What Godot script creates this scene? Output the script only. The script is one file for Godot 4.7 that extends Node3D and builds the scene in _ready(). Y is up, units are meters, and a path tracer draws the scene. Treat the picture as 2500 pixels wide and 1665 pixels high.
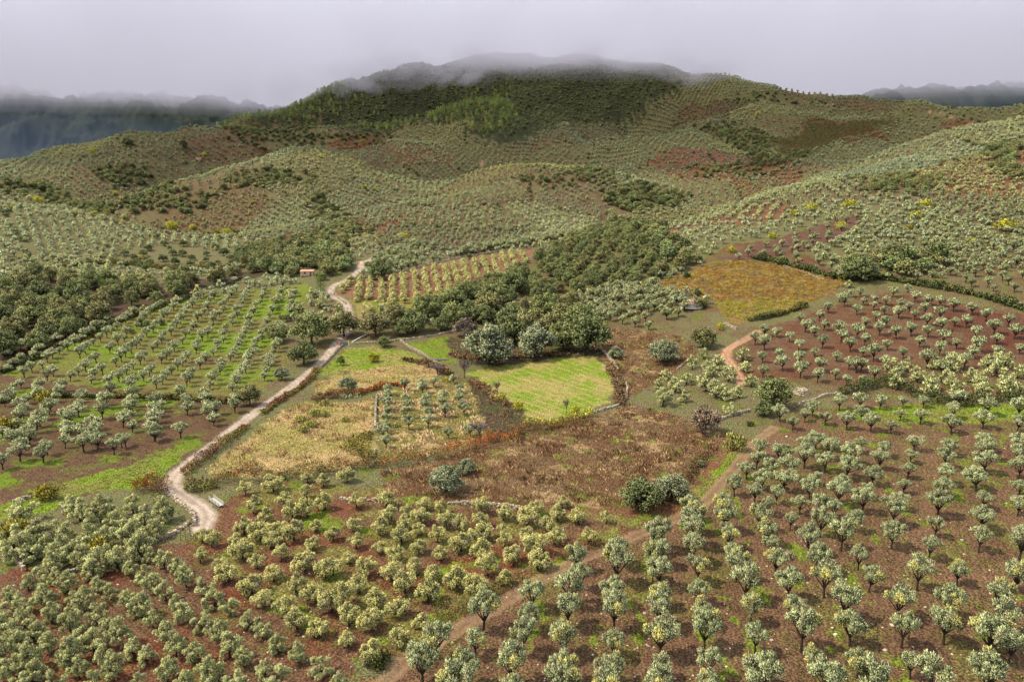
extends Node3D
# Olive groves, stone-walled plots and a dirt road below a cloud-capped mountain, seen from a drone.
# Units are metres. The camera stands 50 m above the lowest grove and looks along -z.

const FOCAL := 1665.0          # focal length in pixels of the 2500 x 1665 photograph
const CAM := Vector3(0, 50, 0)
const PITCH := 0.1969          # radians, looking down
const CELL := 12.0             # metres between the terrain's height samples
const GX0 := -1560.0
const GNX := 261
const GNZ := 136               # samples from z = +60 to z = -1560

var rng := RandomNumberGenerator.new()
var heights := PackedFloat32Array()
var n_fine := FastNoiseLite.new()
var n_mid := FastNoiseLite.new()
var n_big := FastNoiseLite.new()
var n_warp := FastNoiseLite.new()
var taken := {}
var plots := []                # the plots of the ground: {kind, poly, box}
var lines := []                # roads and tracks: {kind, pts, half, box}
var M := {}

func _ready():
	rng.seed = 7
	set_camera_and_light()
	make_noises()
	make_terrain_heights()
	define_plots()
	make_materials()
	build_ground()
	build_far_mountains()
	build_clouds()
	build_vegetation()
	build_walls_and_things()

func set_camera_and_light():
	var cam := Camera3D.new()
	cam.name = "camera"
	cam.position = CAM
	cam.rotation = Vector3(-PITCH, 0, 0)
	cam.fov = rad_to_deg(2.0 * atan(832.5 / FOCAL))
	cam.near = 0.5
	cam.far = 9000.0
	add_child(cam)
	cam.current = true
	var env := Environment.new()
	env.background_mode = Environment.BG_SKY
	var sm := PanoramaSkyMaterial.new()
	sm.panorama = overcast_sky()
	sm.energy_multiplier = SKY_ENERGY
	var sky := Sky.new()
	sky.sky_material = sm
	env.sky = sky
	env.tonemap_mode = Environment.TONE_MAPPER_LINEAR
	env.tonemap_exposure = EXPOSURE
	env.volumetric_fog_enabled = true
	env.volumetric_fog_density = 0.0
	env.fog_enabled = HAZE > 0.0
	env.fog_density = HAZE
	env.fog_light_color = Color(0.78, 0.84, 0.95)
	env.sdfgi_enabled = true
	env.ssao_enabled = true
	env.ssil_enabled = true
	var we := WorldEnvironment.new()
	we.name = "environment"
	we.environment = env
	add_child(we)
	var sun := DirectionalLight3D.new()
	sun.name = "sun"
	sun.light_color = Color(1.0, 0.94, 0.83)
	sun.light_energy = SUN_ENERGY
	sun.light_angular_distance = SUN_SIZE
	sun.shadow_enabled = true
	add_child(sun)
	sun.look_at_from_position(Vector3.ZERO, SUN_TOWARDS, Vector3.UP)   # the light travels this way

# an even overcast all round: brighter overhead, mottled by soft cloud
func overcast_sky() -> ImageTexture:
	var n := FastNoiseLite.new()
	n.seed = 4
	n.frequency = 2.0
	n.fractal_octaves = 5
	var w := 1024
	var h := 512
	var im := Image.create(w, h, false, Image.FORMAT_RGBF)
	for y in h:
		var up := (0.5 - (y + 0.5) / h) * PI
		var s := sin(up)
		var c := Vector3(0.62, 0.65, 0.76).lerp(Vector3(0.98, 0.99, 1.04), pow(clampf(s, 0.0, 1.0), 0.7))
		if s < 0.0: c = Vector3(0.30, 0.29, 0.29).lerp(Vector3(0.10, 0.085, 0.06), clampf(-s * 3.0, 0.0, 1.0))
		for x in w:
			var a := TAU * (x + 0.5) / w
			var k := 1.0
			if s > -0.1: k += 0.5 * n.get_noise_3d(cos(a) * cos(up) * 2.2, s * 1.8, sin(a) * cos(up) * 2.2)
			im.set_pixel(x, y, Color(c.x * k, c.y * k, c.z * k))
	return ImageTexture.create_from_image(im)

const SKY_ENERGY := 1.15
const EXPOSURE := 1.82
const HAZE := 0.0
const SUN_ENERGY := 1.55
const SUN_SIZE := 0.6
const SUN_TOWARDS := Vector3(0.74, -1.0, -0.08)

# ---------------------------------------------------------------- helpers
func numbered(called: String) -> String:
	var k: int = taken.get(called, 0)
	taken[called] = k + 1
	return called if k == 0 else "%s_%03d" % [called, k]

func tag(o: Node, label := "", category := "", group := "", kind := ""):
	if label: o.set_meta("label", label)
	if category: o.set_meta("category", category)
	if group: o.set_meta("group", group)
	if kind: o.set_meta("kind", kind)

func mesh_node(called: String, mesh: Mesh, material: Material, parent: Node = self) -> MeshInstance3D:
	var o := MeshInstance3D.new()
	o.name = numbered(called) if parent == self else called
	o.mesh = mesh
	o.material_override = material
	parent.add_child(o, true)
	return o

func thing(called: String, label: String, category: String, at := Vector3.ZERO, turn := 0.0, group := "") -> Node3D:
	var o := Node3D.new()
	o.name = numbered(called)
	add_child(o)
	o.position = at
	o.rotation.y = turn
	tag(o, label, category, group)
	return o

func make_noises():
	var k := 11
	for pair in [[n_fine, 0.45], [n_mid, 0.07], [n_big, 0.017], [n_warp, 0.16]]:
		var n: FastNoiseLite = pair[0]
		n.seed = k
		k += 13
		n.noise_type = FastNoiseLite.TYPE_SIMPLEX_SMOOTH
		n.frequency = pair[1]
		n.fractal_type = FastNoiseLite.FRACTAL_FBM
		n.fractal_octaves = 3

# ---------------------------------------------------------------- terrain
# pixel of the photograph -> direction in the world
func direction(u: float, v: float) -> Vector3:
	var d := Vector3((u - 1250.0) / FOCAL, -(v - 832.5) / FOCAL, -1.0)
	return d.rotated(Vector3.RIGHT, -PITCH)

func at_depth(u: float, v: float, z: float) -> Vector3:
	var d := direction(u, v)
	return CAM + d * (z / -d.z)

func make_terrain_heights():
	# [pixel u, pixel v, distance in metres], the distance read from the size of the trees that stand there
	var seen := [
		[0, 1665, 64], [600, 1665, 64], [1250, 1665, 64], [1900, 1665, 64.5], [2500, 1665, 65],
		[0, 1300, 99], [500, 1285, 101], [1000, 1300, 98], [1500, 1300, 97], [2000, 1300, 95], [2450, 1300, 93],
		[0, 1100, 136], [420, 1180, 118], [800, 1120, 131], [1250, 1080, 141], [1700, 1080, 139], [2100, 1080, 133], [2480, 1080, 127],
		[2000, 960, 162], [2300, 960, 154], [2480, 990, 144],
		[300, 900, 216], [0, 930, 200], [500, 850, 247], [100, 850, 228], [700, 900, 210], [950, 900, 208], [1250, 900, 202], [1600, 900, 196], [1250, 1000, 163], [850, 1000, 165],
		[2000, 900, 182], [2300, 800, 208], [2480, 720, 228], [2100, 690, 252], [2480, 640, 262], [1750, 820, 222],
		[1650, 700, 272], [1850, 640, 300], [2030, 690, 258], [1800, 770, 236],
		[1180, 850, 226], [1400, 760, 270], [1400, 620, 345], [1600, 540, 400], [1550, 680, 300],
		[830, 830, 234], [900, 700, 302], [1100, 650, 345], [1300, 600, 380], [870, 640, 350],
		[700, 700, 318], [350, 760, 288], [100, 770, 285], [250, 690, 340],
		[100, 650, 368], [300, 620, 392], [100, 550, 430], [450, 590, 428], [620, 600, 430],
		[60, 430, 640], [700, 500, 560], [500, 360, 790], [250, 400, 720],
		[0, 398, 705], [150, 370, 750], [350, 343, 810], [500, 300, 890], [600, 240, 990], [800, 190, 1090], [1000, 158, 1180], [1250, 138, 1240],
		[900, 400, 720], [800, 300, 880], [1000, 300, 890], [1100, 250, 970], [1400, 300, 900], [1300, 500, 520], [1000, 550, 440], [900, 590, 405], [1150, 590, 405],
		[1500, 240, 1050], [1420, 150, 1200], [1600, 170, 1150], [1688, 199, 1030], [1791, 220, 1000], [1883, 233, 980], [1963, 254, 950], [2051, 266, 930], [2193, 251, 900], [2308, 264, 860], [2442, 277, 810], [2500, 291, 780],
		[2300, 330, 640], [2450, 400, 480], [2450, 500, 372], [2000, 470, 400], [2200, 560, 322], [1800, 560, 345], [1750, 350, 780], [1900, 310, 830], [1650, 400, 700], [2400, 310, 690], [2480, 570, 310],
	]
	var p := PackedVector3Array()
	for s in seen:
		p.append(at_depth(s[0], s[1], s[2]))
	# crests of the folds, nearest first: [u, v, distance, how far the land drops behind]
	for c in [[1640, 556, 388, 14], [1740, 492, 446, 26], [1850, 444, 505, 30], [2000, 402, 565, 28], [2150, 352, 645, 24], [2320, 312, 722, 20],
			[330, 482, 585, 18], [430, 432, 645, 26], [560, 392, 690, 26], [700, 364, 728, 22], [820, 352, 745, 16],
			[1130, 412, 640, 20], [1260, 402, 650, 24], [1400, 398, 655, 24], [1500, 416, 640, 20],
			[134, 470, 478, 24], [250, 512, 474, 26], [400, 553, 462, 22], [520, 578, 450, 15],
			[640, 332, 850, 20], [760, 302, 900, 20], [520, 330, 835, 16], [950, 342, 780, 16], [1080, 300, 880, 16],
			[1060, 480, 545, 14], [960, 500, 520, 14], [860, 520, 500, 12], [1580, 330, 850, 18], [1700, 300, 900, 18], [1450, 350, 790, 18]]:
		var crest := at_depth(c[0], c[1], c[2])
		p.append(crest)
		var back := (crest - CAM) * Vector3(1.12, 0, 1.12) + CAM
		p.append(Vector3(back.x, crest.y - c[3], back.z))
	# behind the crests the land falls away; and the land outside the frame
	for b in [[-700, 60, -900], [-560, 85, -960], [-420, 130, -1080], [-250, 225, -1250], [0, 305, -1400], [250, 300, -1400], [440, 190, -1250], [600, 130, -1120], [760, 120, -1050], [900, 90, -950],
			[-1200, 20, -900], [-1100, 20, -500], [-600, 10, -350], [-320, 0, -150], [-200, 0, 20], [0, 0, 20], [200, 3, 20], [300, 25, -150], [520, 70, -350], [900, 110, -620], [1300, 120, -800], [-1400, 10, -1400], [-700, 20, -1400], [1400, 90, -1400], [800, 90, -1400]]:
		p.append(Vector3(b[0], b[1], b[2]))
	var n := p.size()
	var m := n + 3
	var a := []
	for i in m:
		var row := PackedFloat64Array()
		row.resize(m + 1)
		a.append(row)
	for i in n:
		for j in n:
			a[i][j] = spline(p[i].x - p[j].x, p[i].z - p[j].z)
		a[i][i] = 0.6          # a little smoothing
		a[i][n] = 1.0
		a[i][n + 1] = p[i].x * 0.001
		a[i][n + 2] = p[i].z * 0.001
		a[n][i] = 1.0
		a[n + 1][i] = p[i].x * 0.001
		a[n + 2][i] = p[i].z * 0.001
		a[i][m] = p[i].y
	for c in m:
		var best := c
		for r in range(c, m):
			if absf(a[r][c]) > absf(a[best][c]): best = r
		var t = a[c]; a[c] = a[best]; a[best] = t
		var pivot: PackedFloat64Array = a[c]
		for r in range(c + 1, m):
			var row: PackedFloat64Array = a[r]
			var k := row[c] / pivot[c]
			if k != 0.0:
				for j in range(c, m + 1): row[j] -= k * pivot[j]
				a[r] = row
	var w := PackedFloat64Array()
	w.resize(m)
	for c in range(m - 1, -1, -1):
		var s: float = a[c][m]
		for j in range(c + 1, m): s -= a[c][j] * w[j]
		w[c] = s / a[c][c]
	heights.resize(GNX * GNZ)
	for k in GNZ:
		var z := 60.0 - k * CELL
		for i in GNX:
			var x := GX0 + i * CELL
			var y := w[n] + 0.001 * (w[n + 1] * x + w[n + 2] * z)
			for j in n:
				var dx := x - p[j].x
				var dz := z - p[j].z
				var r2 := dx * dx + dz * dz
				if r2 > 0.01: y += w[j] * r2 * log(r2) * 0.0001
			# rounded bumps that grow with the distance from the flat plots
			var far := clampf((-z - 420.0) / 500.0, 0.0, 1.0)
			y += far * 17.0 * n_big.get_noise_2d(x * 0.42, z * 0.42)
			heights[k * GNX + i] = y

func spline(dx: float, dz: float) -> float:
	var r2 := dx * dx + dz * dz
	return r2 * log(r2) * 0.0001 if r2 > 0.01 else 0.0

func cubic(a: float, b: float, c: float, d: float, t: float) -> float:
	return b + 0.5 * t * (c - a + t * (2.0 * a - 5.0 * b + 4.0 * c - d + t * (3.0 * (b - c) + d - a)))

func height(x: float, z: float) -> float:
	var fx := clampf((x - GX0) / CELL, 1.0, GNX - 3.001)
	var fz := clampf((60.0 - z) / CELL, 1.0, GNZ - 3.001)
	var i := int(fx)
	var k := int(fz)
	var tx := fx - i
	var o := (k - 1) * GNX + i - 1
	var r0 := cubic(heights[o], heights[o + 1], heights[o + 2], heights[o + 3], tx)
	o += GNX
	var r1 := cubic(heights[o], heights[o + 1], heights[o + 2], heights[o + 3], tx)
	o += GNX
	var r2 := cubic(heights[o], heights[o + 1], heights[o + 2], heights[o + 3], tx)
	o += GNX
	var r3 := cubic(heights[o], heights[o + 1], heights[o + 2], heights[o + 3], tx)
	return cubic(r0, r1, r2, r3, fz - k)

# where the ray of a photograph's pixel meets the ground (raised by UP metres)
func ground(u: float, v: float, up := 0.0) -> Vector3:
	var d := direction(u, v)
	d /= -d.z
	var lo := 35.0
	var hi := 0.0
	var z := 35.0
	while z < 1500.0:
		var q := CAM + d * z
		if q.y < height(q.x, q.z) + up:
			hi = z
			break
		lo = z
		z += maxf(1.0, z * 0.012)
	if hi == 0.0:
		hi = 1400.0; lo = 1400.0
	for i in 12:
		var mid := (lo + hi) * 0.5
		var q := CAM + d * mid
		if q.y < height(q.x, q.z) + up: hi = mid
		else: lo = mid
	var e := CAM + d * hi
	return Vector3(e.x, height(e.x, e.z), e.z)

func spot(x: float, z: float, up := 0.0) -> Vector3:
	return Vector3(x, height(x, z) + up, z)

# pixels [u, v, u, v ...] of a zoomed cut-out (origin ox, oy, scale s) -> polygon on the ground
func poly_from(px: Array, ox := 0.0, oy := 0.0, s := 1.0) -> PackedVector2Array:
	var out := PackedVector2Array()
	for i in range(0, px.size(), 2):
		var q := ground(ox + px[i] / s, oy + px[i + 1] / s)
		out.append(Vector2(q.x, q.z))
	return out

func add_plot(kind: String, px: Array, ox := 0.0, oy := 0.0, s := 1.0):
	var poly := poly_from(px, ox, oy, s)
	var box := Rect2(poly[0], Vector2.ZERO)
	for q in poly: box = box.expand(q)
	plots.append({"kind": kind, "poly": poly, "box": box.grow(3.0)})

func add_line(kind: String, half: float, px: Array):
	var pts := smooth_line(poly_from(px))
	var box := Rect2(pts[0], Vector2.ZERO)
	for q in pts: box = box.expand(q)
	lines.append({"kind": kind, "pts": pts, "half": half, "box": box.grow(half + 3.0)})

func smooth_line(pts: PackedVector2Array) -> PackedVector2Array:
	for k in 2:
		var out := PackedVector2Array([pts[0]])
		for i in pts.size() - 1:
			out.append(pts[i].lerp(pts[i + 1], 0.25))
			out.append(pts[i].lerp(pts[i + 1], 0.75))
		out.append(pts[-1])
		pts = out
	return pts

func line_distance(pts: PackedVector2Array, q: Vector2) -> float:
	var best := 1e9
	for i in pts.size() - 1:
		var c := Geometry2D.get_closest_point_to_segment(q, pts[i], pts[i + 1])
		best = minf(best, q.distance_squared_to(c))
	return sqrt(best)

const ZA := [0.0, 1065.0, 2.6133]      # origin and scale of the cut-outs the plots were read from
const ZB := [800.0, 1065.0, 2.6133]
const ZC := [1600.0, 1065.0, 2.6133]
const ZD := [0.0, 500.0, 2.6133]
const ZE := [800.0, 500.0, 2.6133]
const ZF := [1600.0, 500.0, 2.6133]

func define_plots():
	add_plot("red_soil", [0, 1665, 0, 1380, 130, 1400, 330, 1330, 450, 1320, 620, 1440, 870, 1610, 900, 1680, 400, 1700, 0, 1700])
	add_plot("grove_soil", [494, 1285, 560, 1215, 700, 1180, 930, 1190, 1300, 1250, 1650, 1262, 1470, 1340, 1200, 1480, 980, 1610, 850, 1600, 600, 1420, 450, 1320])
	add_plot("orchard_soil", [926, 1690, 984, 1612, 1098, 1547, 1209, 1482, 1297, 1428, 1393, 1375, 1473, 1344, 1565, 1302, 1661, 1264, 1726, 1230, 1765, 1184, 1814, 1115, 1870, 1050, 1960, 1005, 2100, 990, 2500, 985, 2700, 985, 2700, 1700])
	add_plot("bright_grass", [2040, 1004, 2160, 993, 2500, 984, 2560, 1020, 2400, 1032, 2200, 1034, 2080, 1022])
	add_plot("bright_grass", [1655, 1248, 1700, 1200, 1745, 1150, 1790, 1100, 1850, 1066, 1870, 1060, 1830, 1090, 1790, 1135, 1750, 1195, 1705, 1250])
	add_plot("green_grove", [0, 905, 700, 735, 1200, 605, 1950, 500, 2010, 560, 1900, 700, 1720, 800, 1800, 900, 1860, 1000, 1700, 1170, 1500, 1220, 900, 1200, 300, 1130, 0, 1080], ZD[0], ZD[1], ZD[2])
	add_plot("brown_grove", [-60, 910, 570, 968, 622, 990, 480, 1105, 430, 1140, 200, 1215, -60, 1230])
	add_plot("bright_grass", [150, 1180, 300, 1140, 420, 1095, 452, 1100, 390, 1168, 330, 1190, 140, 1212])
	add_plot("bright_grass", [0, 1240, 80, 1215, 140, 1235, 60, 1270, -20, 1275])
	add_plot("dry_grass", [495, 1150, 600, 1075, 680, 1008, 750, 980, 850, 985, 912, 970, 915, 1115, 880, 1133, 760, 1150, 640, 1162, 540, 1170])
	add_plot("meadow", [775, 918, 800, 890, 838, 852, 900, 845, 990, 856, 1025, 872, 1022, 885, 930, 897, 860, 905])
	add_plot("dry_grass", [765, 935, 860, 905, 930, 897, 1035, 885, 1070, 915, 1060, 930, 900, 948, 780, 972])
	add_plot("old_plot", [925, 962, 1000, 945, 1080, 932, 1140, 935, 1165, 990, 1192, 1055, 1130, 1092, 1000, 1122, 925, 1128])
	add_plot("scrub", [1140, 925, 1190, 950, 1240, 980, 1280, 1010, 1320, 1040, 1300, 1070, 1200, 1095, 1180, 1030])
	add_plot("bright_grass", [1000, 842, 1085, 820, 1112, 850, 1088, 868, 1120, 890, 1080, 885, 1025, 860])
	add_plot("scrub", [1085, 820, 1200, 850, 1460, 850, 1480, 885, 1370, 872, 1190, 897, 1130, 890, 1100, 860])
	add_plot("hay_meadow", [1136, 915, 1187, 899, 1278, 888, 1374, 874, 1451, 868, 1485, 894, 1500, 925, 1504, 948, 1485, 971, 1489, 986, 1431, 1005, 1366, 1022, 1317, 1028, 1278, 1003, 1240, 977, 1190, 950])
	add_plot("brown_scrub", [925, 1150, 1100, 1112, 1300, 1052, 1480, 1012, 1530, 985, 1650, 1015, 1780, 1060, 1730, 1130, 1690, 1185, 1620, 1235, 1300, 1240, 1100, 1228, 930, 1200])
	add_plot("brown_scrub", [1480, 800, 1600, 810, 1690, 830, 1700, 870, 1650, 910, 1560, 960, 1510, 985, 1495, 940, 1490, 890, 1440, 850])
	add_plot("bracken", [0, 500, 200, 440, 400, 362, 560, 355, 800, 385, 1000, 436, 1230, 500, 1130, 570, 950, 640, 800, 690, 600, 748, 500, 765, 420, 705, 390, 620, 230, 570, 40, 540], ZF[0], ZF[1], ZF[2])
	add_plot("orchard_red", [30, 560, 200, 470, 430, 440, 800, 350, 1340, 275, 1330, 330, 1090, 440, 1000, 480, 780, 520, 540, 590, 190, 610, 120, 600], ZE[0], ZE[1], ZE[2])
	add_plot("orchard_grass", [120, 600, 190, 610, 540, 590, 780, 520, 1000, 480, 1090, 440, 1080, 500, 940, 545, 780, 575, 550, 655, 190, 715, 170, 640], ZE[0], ZE[1], ZE[2])
	add_plot("red_field", [600, 860, 700, 780, 1100, 660, 1300, 575, 1700, 580, 2352, 700, 2500, 800, 2500, 1010, 1950, 1060, 1500, 1090, 1200, 1150, 1000, 1150, 600, 1100, 450, 1050, 400, 950, 480, 900], ZF[0], ZF[1], ZF[2])
	add_plot("dark_red", [1780, 640, 2000, 660, 2352, 720, 2500, 760, 2500, 960, 2200, 960, 1900, 800], ZF[0], ZF[1], ZF[2])
	add_plot("red_field", [200, 400, 500, 250, 700, 230, 980, 330, 1220, 470, 1000, 430, 800, 380, 560, 350, 400, 355], ZF[0], ZF[1], ZF[2])
	add_plot("purple_field", [330, 405, 450, 330, 950, 160, 1300, 60, 1350, 130, 1100, 260, 800, 330, 560, 350, 430, 356], ZF[0], ZF[1], ZF[2])
	add_plot("red_bare", [1640, 365, 1720, 362, 1830, 392, 1770, 404, 1700, 408, 1650, 398])
	add_plot("red_bare", [980, 612, 1020, 604, 1050, 600, 1040, 622, 1000, 625])
	add_plot("red_bare", [180, 415, 200, 410, 218, 414, 212, 424, 190, 424])
	add_plot("pale_earth", [870, 650, 876, 640, 892, 636, 905, 640, 896, 648, 886, 662, 874, 660])
	add_plot("mountain_scrub", [1180, 285, 1130, 330, 1200, 350, 1300, 345, 1450, 300, 1560, 290, 1640, 230, 1690, 200, 1600, 160, 1420, 140, 1250, 120, 1000, 150, 800, 190, 620, 240, 560, 300, 620, 315, 780, 285, 850, 330, 1000, 300])
	add_plot("heath", [1890, 345, 1960, 305, 2100, 292, 2190, 290, 2180, 305, 2060, 335, 1960, 375, 1900, 380])
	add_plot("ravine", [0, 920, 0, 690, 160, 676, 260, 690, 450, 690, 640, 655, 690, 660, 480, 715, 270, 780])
	add_line("road", 1.45, [491, 1294, 496, 1283, 506, 1260, 488, 1237, 455, 1218, 425, 1199, 413, 1180, 429, 1157, 452, 1138, 478, 1115, 513, 1092, 547, 1065, 574, 1043, 628, 1001, 689, 959, 739, 921, 785, 883, 815, 844, 842, 818, 856, 790, 850, 764, 846, 745, 834, 733, 808, 722, 803, 710, 815, 695, 838, 687, 860, 674, 876, 657, 884, 645, 896, 638, 910, 630])
	add_line("track", 1.05, [915, 1690, 984, 1612, 1098, 1547, 1209, 1482, 1297, 1428, 1393, 1375, 1473, 1344, 1565, 1302, 1661, 1264, 1716, 1232, 1757, 1184, 1787, 1153, 1812, 1115, 1848, 1076, 1890, 1045])
	add_line("path", 1.3, [1815, 938, 1800, 915, 1785, 890, 1770, 870, 1778, 850, 1810, 835, 1850, 810])
	add_line("path", 1.6, [2265, 274, 2290, 277, 2325, 283, 2320, 292])
	add_line("path", 1.6, [2375, 302, 2350, 312, 2320, 322])
	add_line("path", 1.5, [1175, 400, 1178, 390, 1172, 408])

func plot_at(x: float, z: float) -> String:
	var q := Vector2(x, z)
	var kind := ""
	for p in plots:
		if p.box.has_point(q) and Geometry2D.is_point_in_polygon(q, p.poly):
			kind = p.kind
	return kind

# the groves of the hills are a patchwork: [seed of the patch, nearness to its edge]
func patch_at(x: float, z: float) -> Array:
	var s := 74.0
	var ci := floori(x / s)
	var ck := floori(z / s)
	var best := 1e9
	var second := 1e9
	var id := 0
	for di in range(-1, 2):
		for dk in range(-1, 2):
			var h := hash(Vector2i(ci + di, ck + dk))
			var px := (ci + di + 0.15 + 0.7 * float(h & 1023) / 1023.0) * s
			var pz := (ck + dk + 0.15 + 0.7 * float((h >> 10) & 1023) / 1023.0) * s
			var d := (px - x) * (px - x) + (pz - z) * (pz - z)
			if d < best:
				second = best
				best = d
				id = h
			elif d < second:
				second = d
	return [id, sqrt(second) - sqrt(best)]

func mix3(a: Vector3, b: Vector3, t: float) -> Vector3:
	return a.lerp(b, clampf(t, 0.0, 1.0))

const SOIL := Vector3(0.132, 0.077, 0.045)
const RED := Vector3(0.165, 0.062, 0.033)
const GREEN := Vector3(0.130, 0.192, 0.016)
const OLIVE_GRASS := Vector3(0.165, 0.150, 0.045)
const STRAW := Vector3(0.46, 0.33, 0.16)
const DRY := Vector3(0.18, 0.118, 0.064)

# what the ground is made of, with its real-world colours
func ground_color(kind: String, x: float, z: float) -> Vector3:
	var f := n_fine.get_noise_2d(x, z)
	var m := n_mid.get_noise_2d(x, z)
	var b := n_big.get_noise_2d(x * 1.6 + 90.0, z * 1.6)
	var c := SOIL
	match kind:
		"red_soil":
			c = mix3(RED * 0.85, SOIL, 0.75 + m * 1.4)
			c = mix3(c, OLIVE_GRASS * 0.75, smoothstep(0.1, 0.55, n_mid.get_noise_2d(x * 1.5, z * 1.5 + 300) + f * 0.35) * 0.65)
		"grove_soil":
			c = mix3(RED, SOIL, 0.6 + m * 1.2)
			c = mix3(c, OLIVE_GRASS, smoothstep(-0.15, 0.35, n_mid.get_noise_2d(x * 1.3, z * 1.3 + 300) + f * 0.25))
			c = mix3(c, GREEN, smoothstep(0.22, 0.5, n_mid.get_noise_2d(x * 1.1 + 70, z * 1.1) + f * 0.2) * 0.9)
		"orchard_soil":
			c = mix3(SOIL, SOIL * 1.22, 0.5 + m * 1.5)
			c = mix3(c, OLIVE_GRASS * 0.8, smoothstep(-0.05, 0.5, n_mid.get_noise_2d(x * 1.7, z * 0.9 + 300) + f * 0.3) * 0.75)
			c = mix3(c, GREEN, smoothstep(0.3, 0.5, n_mid.get_noise_2d(x * 2.6 + 70, z * 1.6) + f * 0.25) * 0.8)
		"bright_grass":
			c = mix3(GREEN * 1.15, OLIVE_GRASS * 1.1, 0.25 + m * 1.2 + f * 0.4)
		"meadow":
			c = mix3(GREEN * 1.25, OLIVE_GRASS * 1.6, 0.55 + m * 1.6 + f * 0.3)
		"hay_meadow":
			c = mix3(GREEN * 1.25, OLIVE_GRASS * 1.7, 0.55 + m * 2.2 + f * 0.25)
		"green_grove":
			c = mix3(OLIVE_GRASS * 0.95, SOIL, smoothstep(0.0, 0.45, m + f * 0.25))
			c = mix3(c, GREEN * 1.1, smoothstep(-0.35, 0.45, b + m * 0.5 + f * 0.15))
		"brown_grove":
			c = mix3(SOIL * 0.85, OLIVE_GRASS * 0.7, smoothstep(-0.1, 0.5, m + f * 0.3))
			c = mix3(c, GREEN * 0.9, smoothstep(0.25, 0.5, b + m * 0.5 + f * 0.2))
		"dry_grass":
			c = mix3(STRAW * 0.85, OLIVE_GRASS * 1.5, 0.5 + m * 1.5 + f * 0.5)
			c = mix3(c, DRY, smoothstep(0.2, 0.6, n_mid.get_noise_2d(x * 2.0 + 500, z * 2.0)) * 0.7)
		"old_plot":
			c = mix3(OLIVE_GRASS, DRY, 0.35 + m * 1.6)
			c = mix3(c, STRAW, smoothstep(0.15, 0.45, n_mid.get_noise_2d(x * 2.2 + 500, z * 2.2) + f * 0.3) * 0.8)
		"brown_scrub":
			c = mix3(DRY * 0.9, Vector3(0.115, 0.06, 0.03), 0.5 + m * 1.4 + f * 0.4)
			c = mix3(c, STRAW * 0.8, smoothstep(0.15, 0.5, n_mid.get_noise_2d(x * 1.5 + 500, z * 1.5) + f * 0.3) * 0.7)
			c = mix3(c, GREEN * 0.85, smoothstep(0.3, 0.5, n_mid.get_noise_2d(x * 2.0, z * 2.0 + 900) + f * 0.3) * 0.8)
		"scrub":
			c = mix3(Vector3(0.075, 0.055, 0.032), Vector3(0.06, 0.07, 0.028), 0.5 + m * 2.0)
		"mountain_scrub":
			c = mix3(Vector3(0.042, 0.042, 0.024), Vector3(0.05, 0.062, 0.028), 0.5 + m * 2.0)
		"heath":
			c = mix3(Vector3(0.10, 0.075, 0.035), Vector3(0.075, 0.075, 0.028), 0.5 + m * 2.0)
		"bracken":
			c = mix3(Vector3(0.24, 0.155, 0.06), Vector3(0.17, 0.125, 0.045), 0.5 + m * 1.6 + f * 0.4)
		"orchard_red":
			c = mix3(Vector3(0.21, 0.10, 0.055), Vector3(0.20, 0.125, 0.075), 0.5 + m * 1.6)
			c = mix3(c, OLIVE_GRASS, smoothstep(0.2, 0.5, b + f * 0.2) * 0.5)
		"orchard_grass":
			c = mix3(Vector3(0.28, 0.20, 0.075), OLIVE_GRASS * 1.25, 0.5 + m * 1.6)
			c = mix3(c, GREEN, smoothstep(0.15, 0.45, b + f * 0.2) * 0.6)
		"red_field":
			c = mix3(Vector3(0.135, 0.062, 0.036), Vector3(0.14, 0.085, 0.05), 0.5 + m * 1.6)
			c = mix3(c, OLIVE_GRASS * 0.8, smoothstep(0.1, 0.5, b + f * 0.25) * 0.55)
		"dark_red":
			c = mix3(Vector3(0.115, 0.042, 0.026), Vector3(0.12, 0.06, 0.036), 0.5 + m * 1.6)
		"purple_field":
			c = mix3(Vector3(0.12, 0.062, 0.044), Vector3(0.12, 0.075, 0.05), 0.5 + m * 1.6)
		"red_bare":
			c = mix3(Vector3(0.20, 0.085, 0.05), Vector3(0.17, 0.09, 0.06), 0.5 + m * 1.6)
		"pale_earth":
			c = Vector3(0.42, 0.29, 0.21)
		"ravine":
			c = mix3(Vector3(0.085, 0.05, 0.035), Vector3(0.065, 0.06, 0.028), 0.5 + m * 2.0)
		_:
			var p := patch_at(x + 14.0 * m, z + 14.0 * b)
			var h: int = p[0]
			var t := 1.2 * float((h >> 20) & 63) / 63.0 - 0.1
			c = mix3(SOIL, Vector3(0.145, 0.142, 0.066), 0.3 + t * 0.9 + m * 0.8)
			if ((h >> 26) & 7) == 1: c = mix3(c, RED * 1.1, 0.7)
			c = mix3(c, DRY * 0.8, smoothstep(0.1, 0.5, f + m * 0.5) * 0.6)
			if z > -340.0: c = mix3(c, GREEN * 0.8, smoothstep(0.2, 0.5, n_mid.get_noise_2d(x * 1.7, z * 1.7 + 40.0) + f * 0.25) * 0.6)
	return c * (1.0 + 0.28 * f)

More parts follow.
